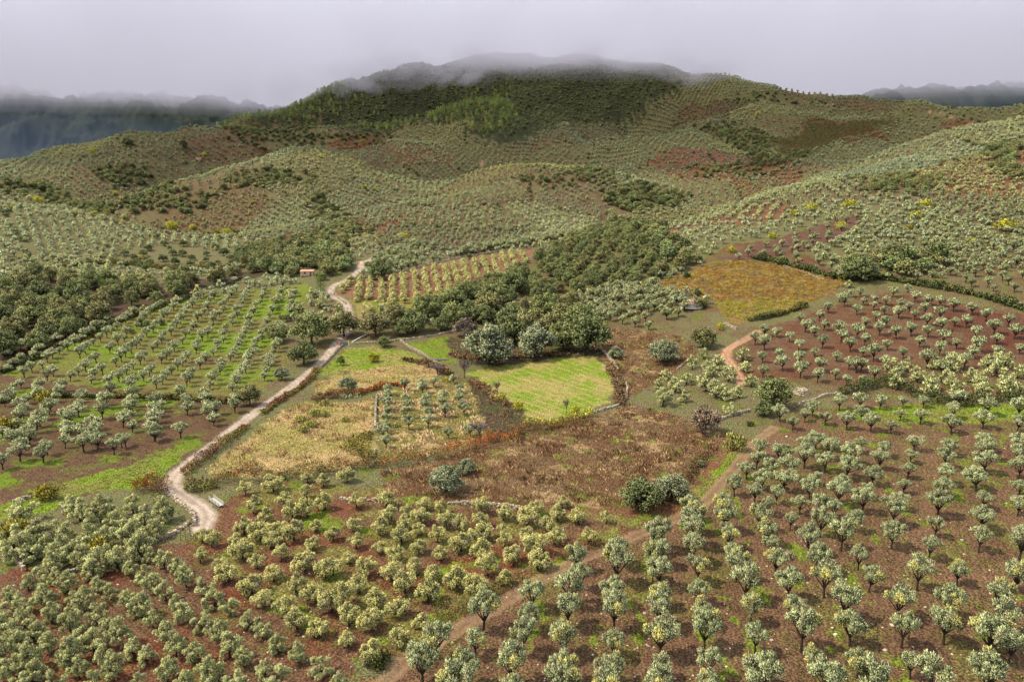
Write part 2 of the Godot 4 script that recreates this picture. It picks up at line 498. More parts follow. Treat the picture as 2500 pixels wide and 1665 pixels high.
func build_ground():
	# a sheet that is finer where it lies nearer; rows follow z, columns spread with the distance
	var rows := []
	var z := 26.0
	while z < 1500.0:
		rows.append(z)
		z += maxf(0.32, z * 0.0052)
	var cols := 640
	var names := ["ground", "dirt_road", "dirt_track", "hay_meadow", "grass_field", "bracken_field", "ploughed_field", "dry_grass_field"]
	var region := {"hay_meadow": 3, "meadow": 4, "bright_grass": 4, "bracken": 5, "orchard_red": 6, "red_field": 6, "dark_red": 6, "purple_field": 6, "dry_grass": 7, "brown_scrub": 7, "old_plot": 7, "road": 1, "track": 2, "path": 2, "pale_earth": 1}
	var vert := PackedVector3Array()
	var norm := PackedVector3Array()
	var color := PackedColorArray()
	var uv := PackedVector2Array()
	var which := PackedByteArray()
	var total := rows.size() * (cols + 1)
	vert.resize(total); norm.resize(total); color.resize(total); uv.resize(total); which.resize(total)
	var at := 0
	for r in rows.size():
		var zz: float = -rows[r]
		var half: float = 0.92 * rows[r] + 50.0
		# the plots and lines that this row can meet
		var near_plots := plots.filter(func(p): return p.box.position.y < zz + 3.0 and p.box.end.y > zz - 3.0)
		var near_lines := lines.filter(func(p): return p.box.position.y < zz + 3.0 and p.box.end.y > zz - 3.0)
		for c in cols + 1:
			var x: float = half * (2.0 * c / cols - 1.0)
			var loose := 2.2 if zz > -420.0 else 2.2 + (-zz - 420.0) * 0.05
			var wx := x + loose * n_warp.get_noise_2d(x, zz)
			var wz: float = zz + loose * n_warp.get_noise_2d(x + 400.0, zz)
			var q := Vector2(wx, wz)
			var kind := ""
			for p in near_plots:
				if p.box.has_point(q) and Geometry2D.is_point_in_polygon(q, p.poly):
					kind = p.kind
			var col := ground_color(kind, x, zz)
			if kind == "hay_meadow":
				# swaths of cut hay left in curved rows
				var s := sin((x * 0.72 - zz * 0.55 + 0.0035 * (x - 10.0) * (x - 10.0)) * 2.3 + 2.0 * n_mid.get_noise_2d(x * 0.4, zz * 0.4))
				col = mix3(col, STRAW * 0.95, smoothstep(0.72, 0.98, s + 0.35 * n_fine.get_noise_2d(x * 0.6, zz * 0.6)) * 0.62)
			elif kind == "red_field" or kind == "dark_red":
				var s2 := sin((x * 0.25 + zz) * 4.2)
				col = mix3(col, col * 0.72, smoothstep(0.2, 0.9, s2) * 0.55)
			var y := height(x, zz) + 0.16 * n_fine.get_noise_2d(x * 1.3, zz * 1.3)
			if kind == "orchard_soil" or kind == "red_soil" or kind == "grove_soil":
				# tilled furrows along the rows
				var furrow := sin((x * 0.93 + zz * 0.36) * 5.2 + 1.4 * n_mid.get_noise_2d(x * 0.5, zz * 0.5)) if kind == "orchard_soil" else sin((x * 0.62 - zz * 0.78) * 5.2 + 1.4 * n_mid.get_noise_2d(x * 0.5, zz * 0.5))
				y += 0.07 * furrow
			for l in near_lines:
				if not l.box.has_point(Vector2(x, zz)): continue
				var d := line_distance(l.pts, Vector2(x, zz)) + 0.3 * n_warp.get_noise_2d(x * 3.0, zz * 3.0)
				var hw: float = l.half
				if d < hw + 0.7:
					var t := 1.0 - smoothstep(hw - 0.25, hw + 0.7, d)
					var rc := Vector3(0.285, 0.23, 0.19)
					if l.kind == "track": rc = Vector3(0.165, 0.107, 0.066)
					if l.kind == "path": rc = Vector3(0.27, 0.16, 0.10)
					rc *= 1.0 + 0.30 * n_fine.get_noise_2d(x * 1.5, zz * 1.5) + 0.25 * n_mid.get_noise_2d(x * 2.0, zz * 2.0)
					# wheel ruts are bare and pale, the crown of the road and its verges are darker
					var rut := exp(-pow((d - 0.75) / 0.35, 2.0))
					rc = rc * (0.82 + 0.42 * rut)
					col = mix3(col, rc, t * (0.8 if l.kind == "track" else 1.0))
					y -= 0.05 * rut * t
					if d < hw + 0.2: kind = l.kind
			which[at] = region.get(kind, 0)
			vert[at] = Vector3(x, y, zz)
			uv[at] = Vector2(x, zz) * 0.19
			color[at] = Color(maxf(col.x, 0.005), maxf(col.y, 0.005), maxf(col.z, 0.004))
			at += 1
	# normals from neighbours
	for r in rows.size():
		for c in cols + 1:
			var i := r * (cols + 1) + c
			var a := vert[i - 1] if c > 0 else vert[i]
			var b := vert[i + 1] if c < cols else vert[i]
			var d := vert[i - cols - 1] if r > 0 else vert[i]
			var e := vert[i + cols + 1] if r < rows.size() - 1 else vert[i]
			norm[i] = (b - a).cross(d - e).normalized() * -1.0
			if norm[i].y < 0.0: norm[i] = -norm[i]
	var index := []
	for k in names.size(): index.append(PackedInt32Array())
	for r in rows.size() - 1:
		for c in cols:
			var i := r * (cols + 1) + c
			var j := i + cols + 1
			var part: PackedInt32Array = index[which[i]]
			part.append_array(PackedInt32Array([i, j, i + 1, i + 1, j, j + 1]))
			index[which[i]] = part
	var labels := ["brown and green earth of the olive groves and hillsides", "pale winding dirt road between the plots", "brown dirt track along the edge of the olive grove", "mown green meadow with curved rows of cut hay", "short bright green grass between the groves", "field of orange and yellow autumn bracken", "bare reddish brown tilled earth under olive trees", "dry straw coloured grass and brown weeds in the fallow plots"]
	for k in names.size():
		var map := {}
		var v2 := PackedVector3Array()
		var n2 := PackedVector3Array()
		var c2 := PackedColorArray()
		var u2 := PackedVector2Array()
		var i2 := PackedInt32Array()
		var remap := PackedInt32Array()
		remap.resize(total)
		remap.fill(-1)
		for i in index[k]:
			if remap[i] < 0:
				remap[i] = v2.size()
				v2.append(vert[i]); n2.append(norm[i]); c2.append(color[i]); u2.append(uv[i])
			i2.append(remap[i])
		if i2.is_empty(): continue
		var arrays := []
		arrays.resize(Mesh.ARRAY_MAX)
		arrays[Mesh.ARRAY_VERTEX] = v2
		arrays[Mesh.ARRAY_NORMAL] = n2
		arrays[Mesh.ARRAY_COLOR] = c2
		arrays[Mesh.ARRAY_TEX_UV] = u2
		arrays[Mesh.ARRAY_INDEX] = i2
		var mesh := ArrayMesh.new()
		mesh.add_surface_from_arrays(Mesh.PRIMITIVE_TRIANGLES, arrays)
		var o := mesh_node(names[k], mesh, M.road if k in [1, 2] else M.earth)
		tag(o, labels[k], names[k].replace("_", " "), "", "structure")

func grain_texture(seed_: int, freq: float, low: float, high: float) -> NoiseTexture2D:
	var n := FastNoiseLite.new()
	n.seed = seed_
	n.noise_type = FastNoiseLite.TYPE_SIMPLEX
	n.frequency = freq
	n.fractal_octaves = 5
	n.fractal_gain = 0.62
	var t := NoiseTexture2D.new()
	t.width = 512
	t.height = 512
	t.seamless = true
	t.noise = n
	var g := Gradient.new()
	g.set_color(0, Color(low, low, low))
	g.set_color(1, Color(high, high, high))
	t.color_ramp = g
	return t

func make_materials():
	var e := StandardMaterial3D.new()
	e.vertex_color_use_as_albedo = true
	e.albedo_texture = grain_texture(3, 0.022, 0.30, 1.12)
	e.roughness = 0.95
	e.metallic_specular = 0.2
	M.earth = e
	var d := e.duplicate()
	d.albedo_texture = grain_texture(8, 0.03, 0.62, 1.05)
	M.road = d
	M.leaf = leaf_material(0.3)
	M.leaf_dark = leaf_material(0.12)
	var b := StandardMaterial3D.new()
	b.vertex_color_use_as_albedo = true
	b.roughness = 0.95
	b.metallic_specular = 0.2
	M.plain = b
	var w := StandardMaterial3D.new()
	w.albedo_color = Color(0.30, 0.31, 0.32)
	w.roughness = 0.08
	M.water = w

func leaf_material(back: float) -> StandardMaterial3D:
	var l := StandardMaterial3D.new()
	l.vertex_color_use_as_albedo = true
	l.roughness = 0.7
	l.metallic_specular = 0.25
	l.cull_mode = BaseMaterial3D.CULL_DISABLED
	l.backlight_enabled = true
	l.backlight = Color(back, back, back).linear_to_srgb()
	return l

func build_far_mountains():
	# dark scrub-covered ridges across the valleys, their tops in the cloud
	far_mountain(Vector3(-1450, 0, -1420), Vector3(-250, 0, -1560), 420.0, [275, 285, 285, 280, 255, 235], 21, "dark blue-green mountain beyond the olive hill, its top lost in cloud")
	far_mountain(Vector3(450, 0, -1360), Vector3(1550, 0, -1300), 330.0, [215, 250, 278, 272, 255, 270, 285], 22, "dark mountain behind the grove crest with cloud pouring over its saddle")

func far_mountain(a: Vector3, b: Vector3, deep: float, tops: Array, sd: int, label: String):
	var n := FastNoiseLite.new()
	n.seed = sd
	n.frequency = 0.0042
	n.fractal_type = FastNoiseLite.FRACTAL_RIDGED
	n.fractal_octaves = 4
	var nx := 240
	var nz := 90
	var st := SurfaceTool.new()
	st.begin(Mesh.PRIMITIVE_TRIANGLES)
	for k in nz + 1:
		for i in nx + 1:
			var s := float(i) / nx
			var t := float(k) / nz
			var base := a.lerp(b, s) + Vector3(0, 0, deep * (0.5 - t) * 2.0)
			var f := s * (tops.size() - 1)
			var j := mini(int(f), tops.size() - 2)
			var top: float = lerpf(tops[j], tops[j + 1], smoothstep(0.0, 1.0, f - j))
			var profile := 1.0 - absf(t - 0.62) / 0.62
			profile = smoothstep(0.0, 1.0, clampf(profile, 0.0, 1.0))
			var y: float = -40.0 + (top + 40.0) * profile + 24.0 * (n.get_noise_2d(base.x, base.z) - 0.2) * profile
			y += 9.0 * n_mid.get_noise_2d(base.x * 0.8, base.z * 0.8) + 16.0 * n_big.get_noise_2d(base.x * 0.7, base.z * 0.7) * profile
			var g := 0.5 + 1.2 * n_big.get_noise_2d(base.x, base.z) + 0.8 * n_mid.get_noise_2d(base.x * 1.4, base.z * 1.4)
			var c := Vector3(0.013, 0.021, 0.018).lerp(Vector3(0.032, 0.042, 0.032), clampf(g, 0.0, 1.0))
			st.set_color(Color(c.x, c.y, c.z))
			st.set_uv(Vector2(base.x, base.z) * 0.05)
			st.add_vertex(Vector3(base.x, y, base.z))
	for k in nz:
		for i in nx:
			var o := k * (nx + 1) + i
			for q in [o, o + 1, o + nx + 1, o + 1, o + nx + 2, o + nx + 1]: st.add_index(q)
	st.generate_normals()
	var o2 := mesh_node("mountain", st.commit(), M.plain)
	tag(o2, label, "mountain", "", "structure")

func cloud(shape: int, at: Vector3, size: Vector3, density: float, label: String, tilt := 0.0):
	var f := FogVolume.new()
	f.name = numbered("cloud")
	f.shape = shape
	f.size = size
	f.position = at
	f.rotation.z = tilt
	var m := FogMaterial.new()
	m.density = density
	m.albedo = Color(0.86, 0.87, 0.97)
	f.material = m
	add_child(f)
	tag(f, label, "cloud", "low clouds on the mountain", "stuff")

func valley_haze(at: Vector3, size: Vector3, density: float, label: String):
	var f := FogVolume.new()
	f.name = numbered("haze")
	f.shape = RenderingServer.FOG_VOLUME_SHAPE_ELLIPSOID
	f.size = size
	f.position = at
	var m := FogMaterial.new()
	m.density = density
	m.albedo = Color(0.62, 0.72, 0.95)
	f.material = m
	add_child(f)
	tag(f, label, "haze", "", "stuff")

func build_clouds():
	var box := RenderingServer.FOG_VOLUME_SHAPE_BOX
	var egg := RenderingServer.FOG_VOLUME_SHAPE_ELLIPSOID
	# the cloud thickens upwards in layers
	for l in [[230, 246, 0.0013, "barest breath of mist under the low cloud"], [246, 258, 0.0032, "faintest misty fringe under the low cloud"], [258, 270, 0.006, "thin misty layer under the low cloud"], [270, 282, 0.009, "grey misty layer swallowing the upper slopes"], [282, 312, 0.0125, "thick grey sheet of low cloud across the mountain tops"]]:
		cloud(box, Vector3(0, (l[0] + l[1]) * 0.5, -1850), Vector3(7600 - l[0], l[1] - l[0] - 0.8, 2600 - l[0]), l[2], l[3])
	valley_haze(Vector3(-1000, 70, -1080), Vector3(1500, 280, 260), 0.0007, "blue haze in the valley before the far mountain")
	valley_haze(Vector3(900, 120, -1060), Vector3(900, 220, 160), 0.0007, "blue haze behind the grove crest")
	var r := RandomNumberGenerator.new()
	r.seed = 5
	# shreds of mist along the line where the slopes go into the cloud
	for w in WISPS:
		for k in w[3]:
			var p := at_depth(w[0] + r.randf_range(-1.0, 1.0) * w[4], w[1] + r.randf_range(-1.0, 1.0) * w[5], w[2] + r.randf_range(-50.0, 30.0))
			var f := r.randf_range(0.5, 1.4)
			cloud(egg, p, Vector3(w[6] * f, w[6] * f * r.randf_range(0.22, 0.5), w[6] * f), r.randf_range(0.4, 1.0) * 0.24 / w[6], "torn shred of mist where the slope goes into the cloud", r.randf_range(-0.7, 0.7))

# [pixel u, v, distance, how many, spread in u, spread in v, width in metres]
const WISPS := [
	[1000, 160, 1080, 12, 170, 34, 60], [1130, 180, 1060, 10, 70, 30, 42], [1330, 140, 1130, 9, 170, 22, 70], [1540, 155, 1110, 9, 140, 24, 65], [820, 190, 1010, 12, 150, 26, 60], [640, 222, 960, 8, 110, 20, 50], [1680, 185, 1010, 6, 80, 16, 55],
]

# ---------------------------------------------------------------- vegetation
class Leaves:
	var v := PackedVector3Array()
	var n := PackedVector3Array()
	var c := PackedColorArray()
	var ix := PackedInt32Array()
	# a leaf spray: a narrow diamond
	func leaf(p: Vector3, along: Vector3, across: Vector3, long: float, wide: float, col: Color, outward := Vector3.ZERO):
		var k := v.size()
		var m := p + along * (long * 0.45)
		var s := across * (wide * 0.5)
		v.append(p); v.append(m + s); v.append(p + along * long); v.append(m - s)
		var nn := along.cross(across)
		if nn.y < 0.0: nn = -nn
		if outward != Vector3.ZERO:
			if nn.dot(outward) < 0.0: nn = -nn
			nn = (nn * 0.6 + outward).normalized()
		for i in 4:
			n.append(nn)
			c.append(col)
		ix.append(k); ix.append(k + 1); ix.append(k + 2)
		ix.append(k); ix.append(k + 2); ix.append(k + 3)
	# a round, tapering branch
	func limb(a: Vector3, b: Vector3, ra: float, rb: float, col: Color, sides := 6):
		var d := (b - a).normalized()
		var s := d.cross(Vector3(0.31, 0.2, 0.93)).normalized()
		var t := d.cross(s)
		var k := v.size()
		for i in sides:
			var g := TAU * i / sides
			var r := s * cos(g) + t * sin(g)
			v.append(a + r * ra); n.append(r); c.append(col)
			v.append(b + r * rb); n.append(r); c.append(col)
		for i in sides:
			var i0 := k + 2 * i
			var i1 := k + 2 * ((i + 1) % sides)
			ix.append(i0); ix.append(i0 + 1); ix.append(i1)
			ix.append(i1); ix.append(i0 + 1); ix.append(i1 + 1)
	func mesh() -> ArrayMesh:
		var a := []
		a.resize(Mesh.ARRAY_MAX)
		a[Mesh.ARRAY_VERTEX] = v
		a[Mesh.ARRAY_NORMAL] = n
		a[Mesh.ARRAY_COLOR] = c
		a[Mesh.ARRAY_INDEX] = ix
		var m := ArrayMesh.new()
		m.add_surface_from_arrays(Mesh.PRIMITIVE_TRIANGLES, a)
		return m

func on_sphere(r: RandomNumberGenerator) -> Vector3:
	var y := r.randf_range(-1.0, 1.0)
	var g := r.randf_range(0.0, TAU)
	var s := sqrt(1.0 - y * y)
	return Vector3(s * cos(g), y, s * sin(g))

func tint(c: Vector3, k: float) -> Color:
	return Color(clampf(c.x * k, 0.003, 0.95), clampf(c.y * k, 0.003, 0.95), clampf(c.z * k, 0.003, 0.95))

# fills a clump (a flattened ball) with leaf sprays that point outwards, and up or down by LIFT
func clump(out: Leaves, r: RandomNumberGenerator, at: Vector3, radius: Vector3, count: int, long: float, wide: float, lift: float, col: Vector3, vary: float):
	for i in count:
		var d := on_sphere(r)
		if d.y < -0.35 and r.randf() < 0.6: d.y = -d.y
		var k := pow(r.randf(), 0.4)
		var p := at + Vector3(d.x * radius.x, d.y * radius.y, d.z * radius.z) * k
		var along := (d + Vector3(0, lift, 0) + on_sphere(r) * 0.55).normalized()
		var across := along.cross(on_sphere(r)).normalized()
		var s := r.randf_range(0.7, 1.3)
		out.leaf(p - along * long * 0.3, along, across, long * s, wide * s, tint(col, 1.0 + vary * r.randf_range(-1.0, 1.0)), (d + Vector3(0, 0.6, 0)).normalized())

# KIND: grey (upright, silvery), gold (the same with yellowing boughs), weeping (low, drooping, yellow-green), bushy (low-skirted, green)
func make_olive(sd: int, kind: String, dense: float) -> Array:
	var r := RandomNumberGenerator.new()
	r.seed = sd
	var wood := Leaves.new()
	var crown := Leaves.new()
	var bark := Color(0.035, 0.026, 0.020)
	var silver := Vector3(0.345, 0.385, 0.205)
	var gold := Vector3(0.56, 0.51, 0.17)
	var lift := 0.75
	var fork := 1.25
	var low := 0.0
	var lobes := 9
	var spread := 1.4
	var top := 3.2
	if kind == "weeping":
		silver = Vector3(0.42, 0.41, 0.165)
		gold = Vector3(0.60, 0.56, 0.22)
		lift = -0.35
		fork = 1.1
		low = -0.75
		spread = 1.45
		top = 2.75
		lobes = 9
	elif kind == "bushy":
		silver = Vector3(0.385, 0.41, 0.185)
		lift = 0.7
		fork = 0.8
		low = -0.9
		lobes = 10
		spread = 1.4
		top = 3.1
	silver *= r.randf_range(0.88, 1.12)
	var golden := 0
	spread *= r.randf_range(0.85, 1.2)
	top *= r.randf_range(0.9, 1.12)
	lobes += r.randi_range(-2, 2)
	var lean := Vector3(r.randf_range(-0.35, 0.35), 0, r.randf_range(-0.35, 0.35))
	var knee := Vector3(lean.x * 0.5, fork, lean.z * 0.5)
	wood.limb(Vector3(0, -0.3, 0), Vector3(lean.x * 0.2, fork * 0.5, lean.z * 0.2), 0.24, 0.17, bark, 7)
	wood.limb(Vector3(lean.x * 0.2, fork * 0.5, lean.z * 0.2), knee, 0.17, 0.15, bark, 7)
	var turn := r.randf_range(0, TAU)
	for i in lobes:
		var g := turn + TAU * i / (lobes - 1) + r.randf_range(-0.3, 0.3)
		var out_ := spread * r.randf_range(0.55, 1.15)
		var c := Vector3(cos(g) * out_, top + low * 0.5 + r.randf_range(-0.75, 0.4), sin(g) * out_)
		if i == lobes - 1: c = Vector3(r.randf_range(-0.4, 0.4), top + 0.65, r.randf_range(-0.4, 0.4))
		elif kind == "bushy" and i % 2 == 0: c.y -= 1.1
		c += lean
		wood.limb(knee, c - Vector3(0, 0.3, 0), 0.10, 0.035, bark, 5)
		var size := r.randf_range(0.42, 0.95)
		var yellow := r.randf() < (0.17 if kind == "gold" else 0.5 if kind == "weeping" else 0.0)
		for k in 6:
			var o := on_sphere(r) * size * 0.72
			o.y *= 0.75
			var base := silver * r.randf_range(0.85, 1.18)
			if kind == "bushy": base = silver * r.randf_range(0.8, 1.25)
			if yellow: golden += 1
			if yellow and r.randf() < 0.75: base = silver.lerp(gold, r.randf_range(0.45, 0.95))
			elif r.randf() < 0.12: base = silver.lerp(Vector3(0.34, 0.30, 0.19), 0.7)
			var rad := Vector3.ONE * r.randf_range(0.36, 0.58)
			var droop := lift
			if kind == "weeping":
				rad.y *= 1.35
				o.y -= 0.2
			clump(crown, r, c + o, rad, int((150 if dense > 0.9 else 66) * dense), (0.25 if dense > 0.9 else 0.33) / sqrt(dense), (0.085 if dense > 0.9 else 0.10) / sqrt(dense), droop, base, 0.16)
	return [wood.mesh(), crown.mesh(), golden / 6]

# holm oak: a dense dome built of many small leafy heads; 2 m in radius here, scaled when it is planted
func make_oak(sd: int, col: Vector3, dense: float, bare := false) -> Array:
	var r := RandomNumberGenerator.new()
	r.seed = sd
	var wood := Leaves.new()
	var crown := Leaves.new()
	var bark := Color(0.040, 0.032, 0.026) if not bare else Color(0.12, 0.10, 0.095)
	wood.limb(Vector3(0, -0.2, 0), Vector3(0.05, 0.55, 0), 0.13, 0.10, bark, 7)
	wood.limb(Vector3(0.05, 0.55, 0), Vector3(0.0, 0.95, 0.05), 0.10, 0.09, bark, 7)
	var heads := 50
	for i in heads:
		var d := on_sphere(r)
		d.y = absf(d.y) * 1.25 - 0.42
		var c := Vector3(d.x * 1.5, 1.45 + d.y * 1.3, d.z * 1.5) * r.randf_range(0.86, 1.08)
		if r.randf() < 0.14: c *= 0.9
		if i % 3 == 0: wood.limb(Vector3(0, 0.9, 0), c, 0.06, 0.015, bark, 5)
		var base := col * r.randf_range(0.72, 1.3)
		if bare:
			for k in 5:
				var e := c + on_sphere(r) * 0.5
				wood.limb(c, e, 0.014, 0.006, bark, 3)
		for k in 4:
			var o := on_sphere(r) * 0.28
			clump(crown, r, c + o, Vector3(0.32, 0.27, 0.32) * r.randf_range(0.8, 1.2), int(40 * dense), 0.14 / sqrt(dense), 0.08 / sqrt(dense), 0.35, base, 0.2)
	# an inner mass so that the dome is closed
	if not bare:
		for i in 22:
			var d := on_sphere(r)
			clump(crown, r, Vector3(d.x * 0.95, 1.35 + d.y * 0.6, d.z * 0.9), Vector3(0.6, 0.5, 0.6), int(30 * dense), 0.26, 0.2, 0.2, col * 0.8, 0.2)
	return [wood.mesh(), crown.mesh()]

# leafless tree: a fan of fine twigs
func make_bare(sd: int, col: Color) -> Array:
	var r := RandomNumberGenerator.new()
	r.seed = sd
	var wood := Leaves.new()
	var twigs := Leaves.new()
	wood.limb(Vector3(0, -0.3, 0), Vector3(0.06, 1.1, 0), 0.14, 0.10, Color(0.06, 0.048, 0.042), 6)
	for i in 11:
		var g := TAU * i / 11.0 + r.randf_range(-0.3, 0.3)
		var d := Vector3(cos(g) * r.randf_range(0.4, 1.15), 1.0, sin(g) * r.randf_range(0.4, 1.15)).normalized()
		var a := Vector3(0.06, 1.0, 0)
		var b := a + d * r.randf_range(1.2, 1.9)
		wood.limb(a, b, 0.05, 0.022, Color(0.075, 0.06, 0.055), 4)
		for k in 34:
			var s := a.lerp(b, r.randf_range(0.35, 1.0))
			var e := s + (d + on_sphere(r) * 0.8).normalized() * r.randf_range(0.35, 0.95)
			var al := (e - s)
			twigs.leaf(s, al.normalized(), al.cross(on_sphere(r)).normalized(), al.length(), 0.06, col)
	return [wood.mesh(), twigs.mesh()]

func make_pine(sd: int, col: Vector3, dense: float) -> Array:
	var r := RandomNumberGenerator.new()
	r.seed = sd
	var wood := Leaves.new()
	var crown := Leaves.new()
	wood.limb(Vector3(0, -0.4, 0), Vector3(0, 7.0, 0), 0.16, 0.05, Color(0.07, 0.045, 0.03), 6)
	for i in 26:
		var t := (i + r.randf()) / 26.0
		var y := lerpf(2.0, 7.4, t)
		var rad := 1.75 * sqrt(clampf(1.0 - pow(absf(t - 0.28) / 0.74, 2.0), 0.0, 1.0)) * r.randf_range(0.5, 1.0)
		var g := i * 2.4 + r.randf_range(-0.3, 0.3)
		clump(crown, r, Vector3(cos(g) * rad, y, sin(g) * rad), Vector3(0.7, 0.55, 0.7) * r.randf_range(0.8, 1.15), int(44 * dense), 0.26 / sqrt(dense), 0.17 / sqrt(dense), 0.35, col * r.randf_range(0.75, 1.25), 0.2)
	return [wood.mesh(), crown.mesh()]

# low rounded bush, one metre in radius
func make_bush(sd: int, col: Vector3, other: Vector3, lift: float, dense: float) -> ArrayMesh:
	var r := RandomNumberGenerator.new()
	r.seed = sd
	var crown := Leaves.new()
	for i in 12:
		var g := r.randf_range(0, TAU)
		var q := sqrt(r.randf()) * 0.62
		var at := Vector3(cos(g) * q, r.randf_range(0.25, 0.75) * (1.1 - q * 0.6), sin(g) * q)
		clump(crown, r, at, Vector3(0.42, 0.34, 0.42) * r.randf_range(0.8, 1.2), int(64 * dense), 0.17, 0.075, lift, col.lerp(other, r.randf()), 0.22)
	return crown.mesh()

func make_tuft(sd: int, blades: int, tall: float, wide: float, spread: float, col: Vector3, vary := 0.3) -> ArrayMesh:
	var r := RandomNumberGenerator.new()
	r.seed = sd
	var out := Leaves.new()
	for i in blades:
		var g := r.randf_range(0, TAU)
		var d := Vector3(cos(g), 0, sin(g))
		var along := (Vector3.UP + d * r.randf_range(0.1, 0.9)).normalized()
		out.leaf(d * spread * sqrt(r.randf()) - Vector3(0, 0.05, 0), along, along.cross(on_sphere(r)).normalized(), tall * r.randf_range(0.6, 1.2), wide, tint(col, 1.0 + vary * r.randf_range(-1, 1)), (Vector3.UP + d * 0.4).normalized())
	return out.mesh()

func in_view(p: Vector3, margin := 60.0) -> bool:
	var q := (p - CAM).rotated(Vector3.RIGHT, PITCH)
	if q.z > -1.0: return false
	var u := 1250.0 + FOCAL * q.x / -q.z
	var v := 832.5 - FOCAL * q.y / -q.z
	return u > -margin and u < 2500 + margin and v < 1665 + margin and v > -margin

func pixel_of(p: Vector3) -> Vector2:
	var q := (p - CAM).rotated(Vector3.RIGHT, PITCH)
	return Vector2(1250.0 + FOCAL * q.x / -q.z, 832.5 - FOCAL * q.y / -q.z)

# many copies of a few meshes as one object: SETS is [[mesh, material, [[Transform3D, Color] ...]] ...]
func scatter(called: String, label: String, category: String, sets: Array) -> Node3D:
	var root := Node3D.new()
	root.name = numbered(called)
	add_child(root)
	tag(root, label, category, "", "stuff")
	for s in sets:
		var list: Array = s[2]
		if list.is_empty(): continue
		var mm := MultiMesh.new()
		mm.transform_format = MultiMesh.TRANSFORM_3D
		mm.use_colors = true
		mm.mesh = s[0]
		mm.instance_count = list.size()
		for i in list.size():
			mm.set_instance_transform(i, list[i][0])
			mm.set_instance_color(i, list[i][1])
		var o := MultiMeshInstance3D.new()
		o.name = s[3] if s.size() > 3 else "plants"
		o.multimesh = mm
		o.material_override = s[1]
		root.add_child(o, true)
	return root

func placed(p: Vector3, s: float, r: RandomNumberGenerator, tall := 1.0) -> Transform3D:
	return Transform3D(Basis(Vector3.UP, r.randf_range(0, TAU)).scaled(Vector3(s, s * tall, s)), p)

var far_bushes := []
var olives := []      # {p, kind, s, group}

func olive_px(list: Array, z: Array, kind: String, size: float, group: String, up := 2.6):
	for i in range(0, list.size(), 2):
		var q := ground(z[0] + list[i] / z[2], z[1] + list[i + 1] / z[2], up * size)
		olives.append({"p": q, "kind": kind, "s": size * rng.randf_range(0.74, 1.2), "base": size, "group": group})

# a row of trees between two crown pixels, STEP metres apart
func olive_row(a: Array, z: Array, step: float, kind: String, size: float, group: String, up := 2.3):
	var p := ground(z[0] + a[0] / z[2], z[1] + a[1] / z[2], up)
	var q := ground(z[0] + a[2] / z[2], z[1] + a[3] / z[2], up)
	var n := maxi(1, roundi(p.distance_to(q) / step))
	for i in n + 1:
		var c := p.lerp(q, float(i) / n) + Vector3(rng.randf_range(-0.5, 0.5), 0, rng.randf_range(-0.5, 0.5))
		olives.append({"p": spot(c.x, c.z), "kind": kind, "s": size * rng.randf_range(0.8, 1.18), "base": size, "group": group})

# trees on a world grid inside a plot
func olive_grid(px: Array, z: Array, step_a: float, step_b: float, turn: float, kind: String, size: float, group: String, jitter := 0.8, skip := 0.05):
	var poly := poly_from(px, z[0], z[1], z[2])
	var box := Rect2(poly[0], Vector2.ZERO)
	for q in poly: box = box.expand(q)
	var c := box.get_center()
	var reach := box.size.length() * 0.5
	var a := Vector2.from_angle(turn)
	var b := Vector2(-a.y, a.x)
	var na := int(reach / step_a) + 1
	var nb := int(reach / step_b) + 1
	for i in range(-na, na + 1):
		for k in range(-nb, nb + 1):
			var q := c + a * (i * step_a) + b * (k * step_b) + Vector2(rng.randf_range(-jitter, jitter), rng.randf_range(-jitter, jitter))
			if Geometry2D.is_point_in_polygon(q, poly) and rng.randf() > skip:
				olives.append({"p": spot(q.x, q.y), "kind": kind, "s": size * rng.randf_range(0.78, 1.2), "base": size, "group": group})

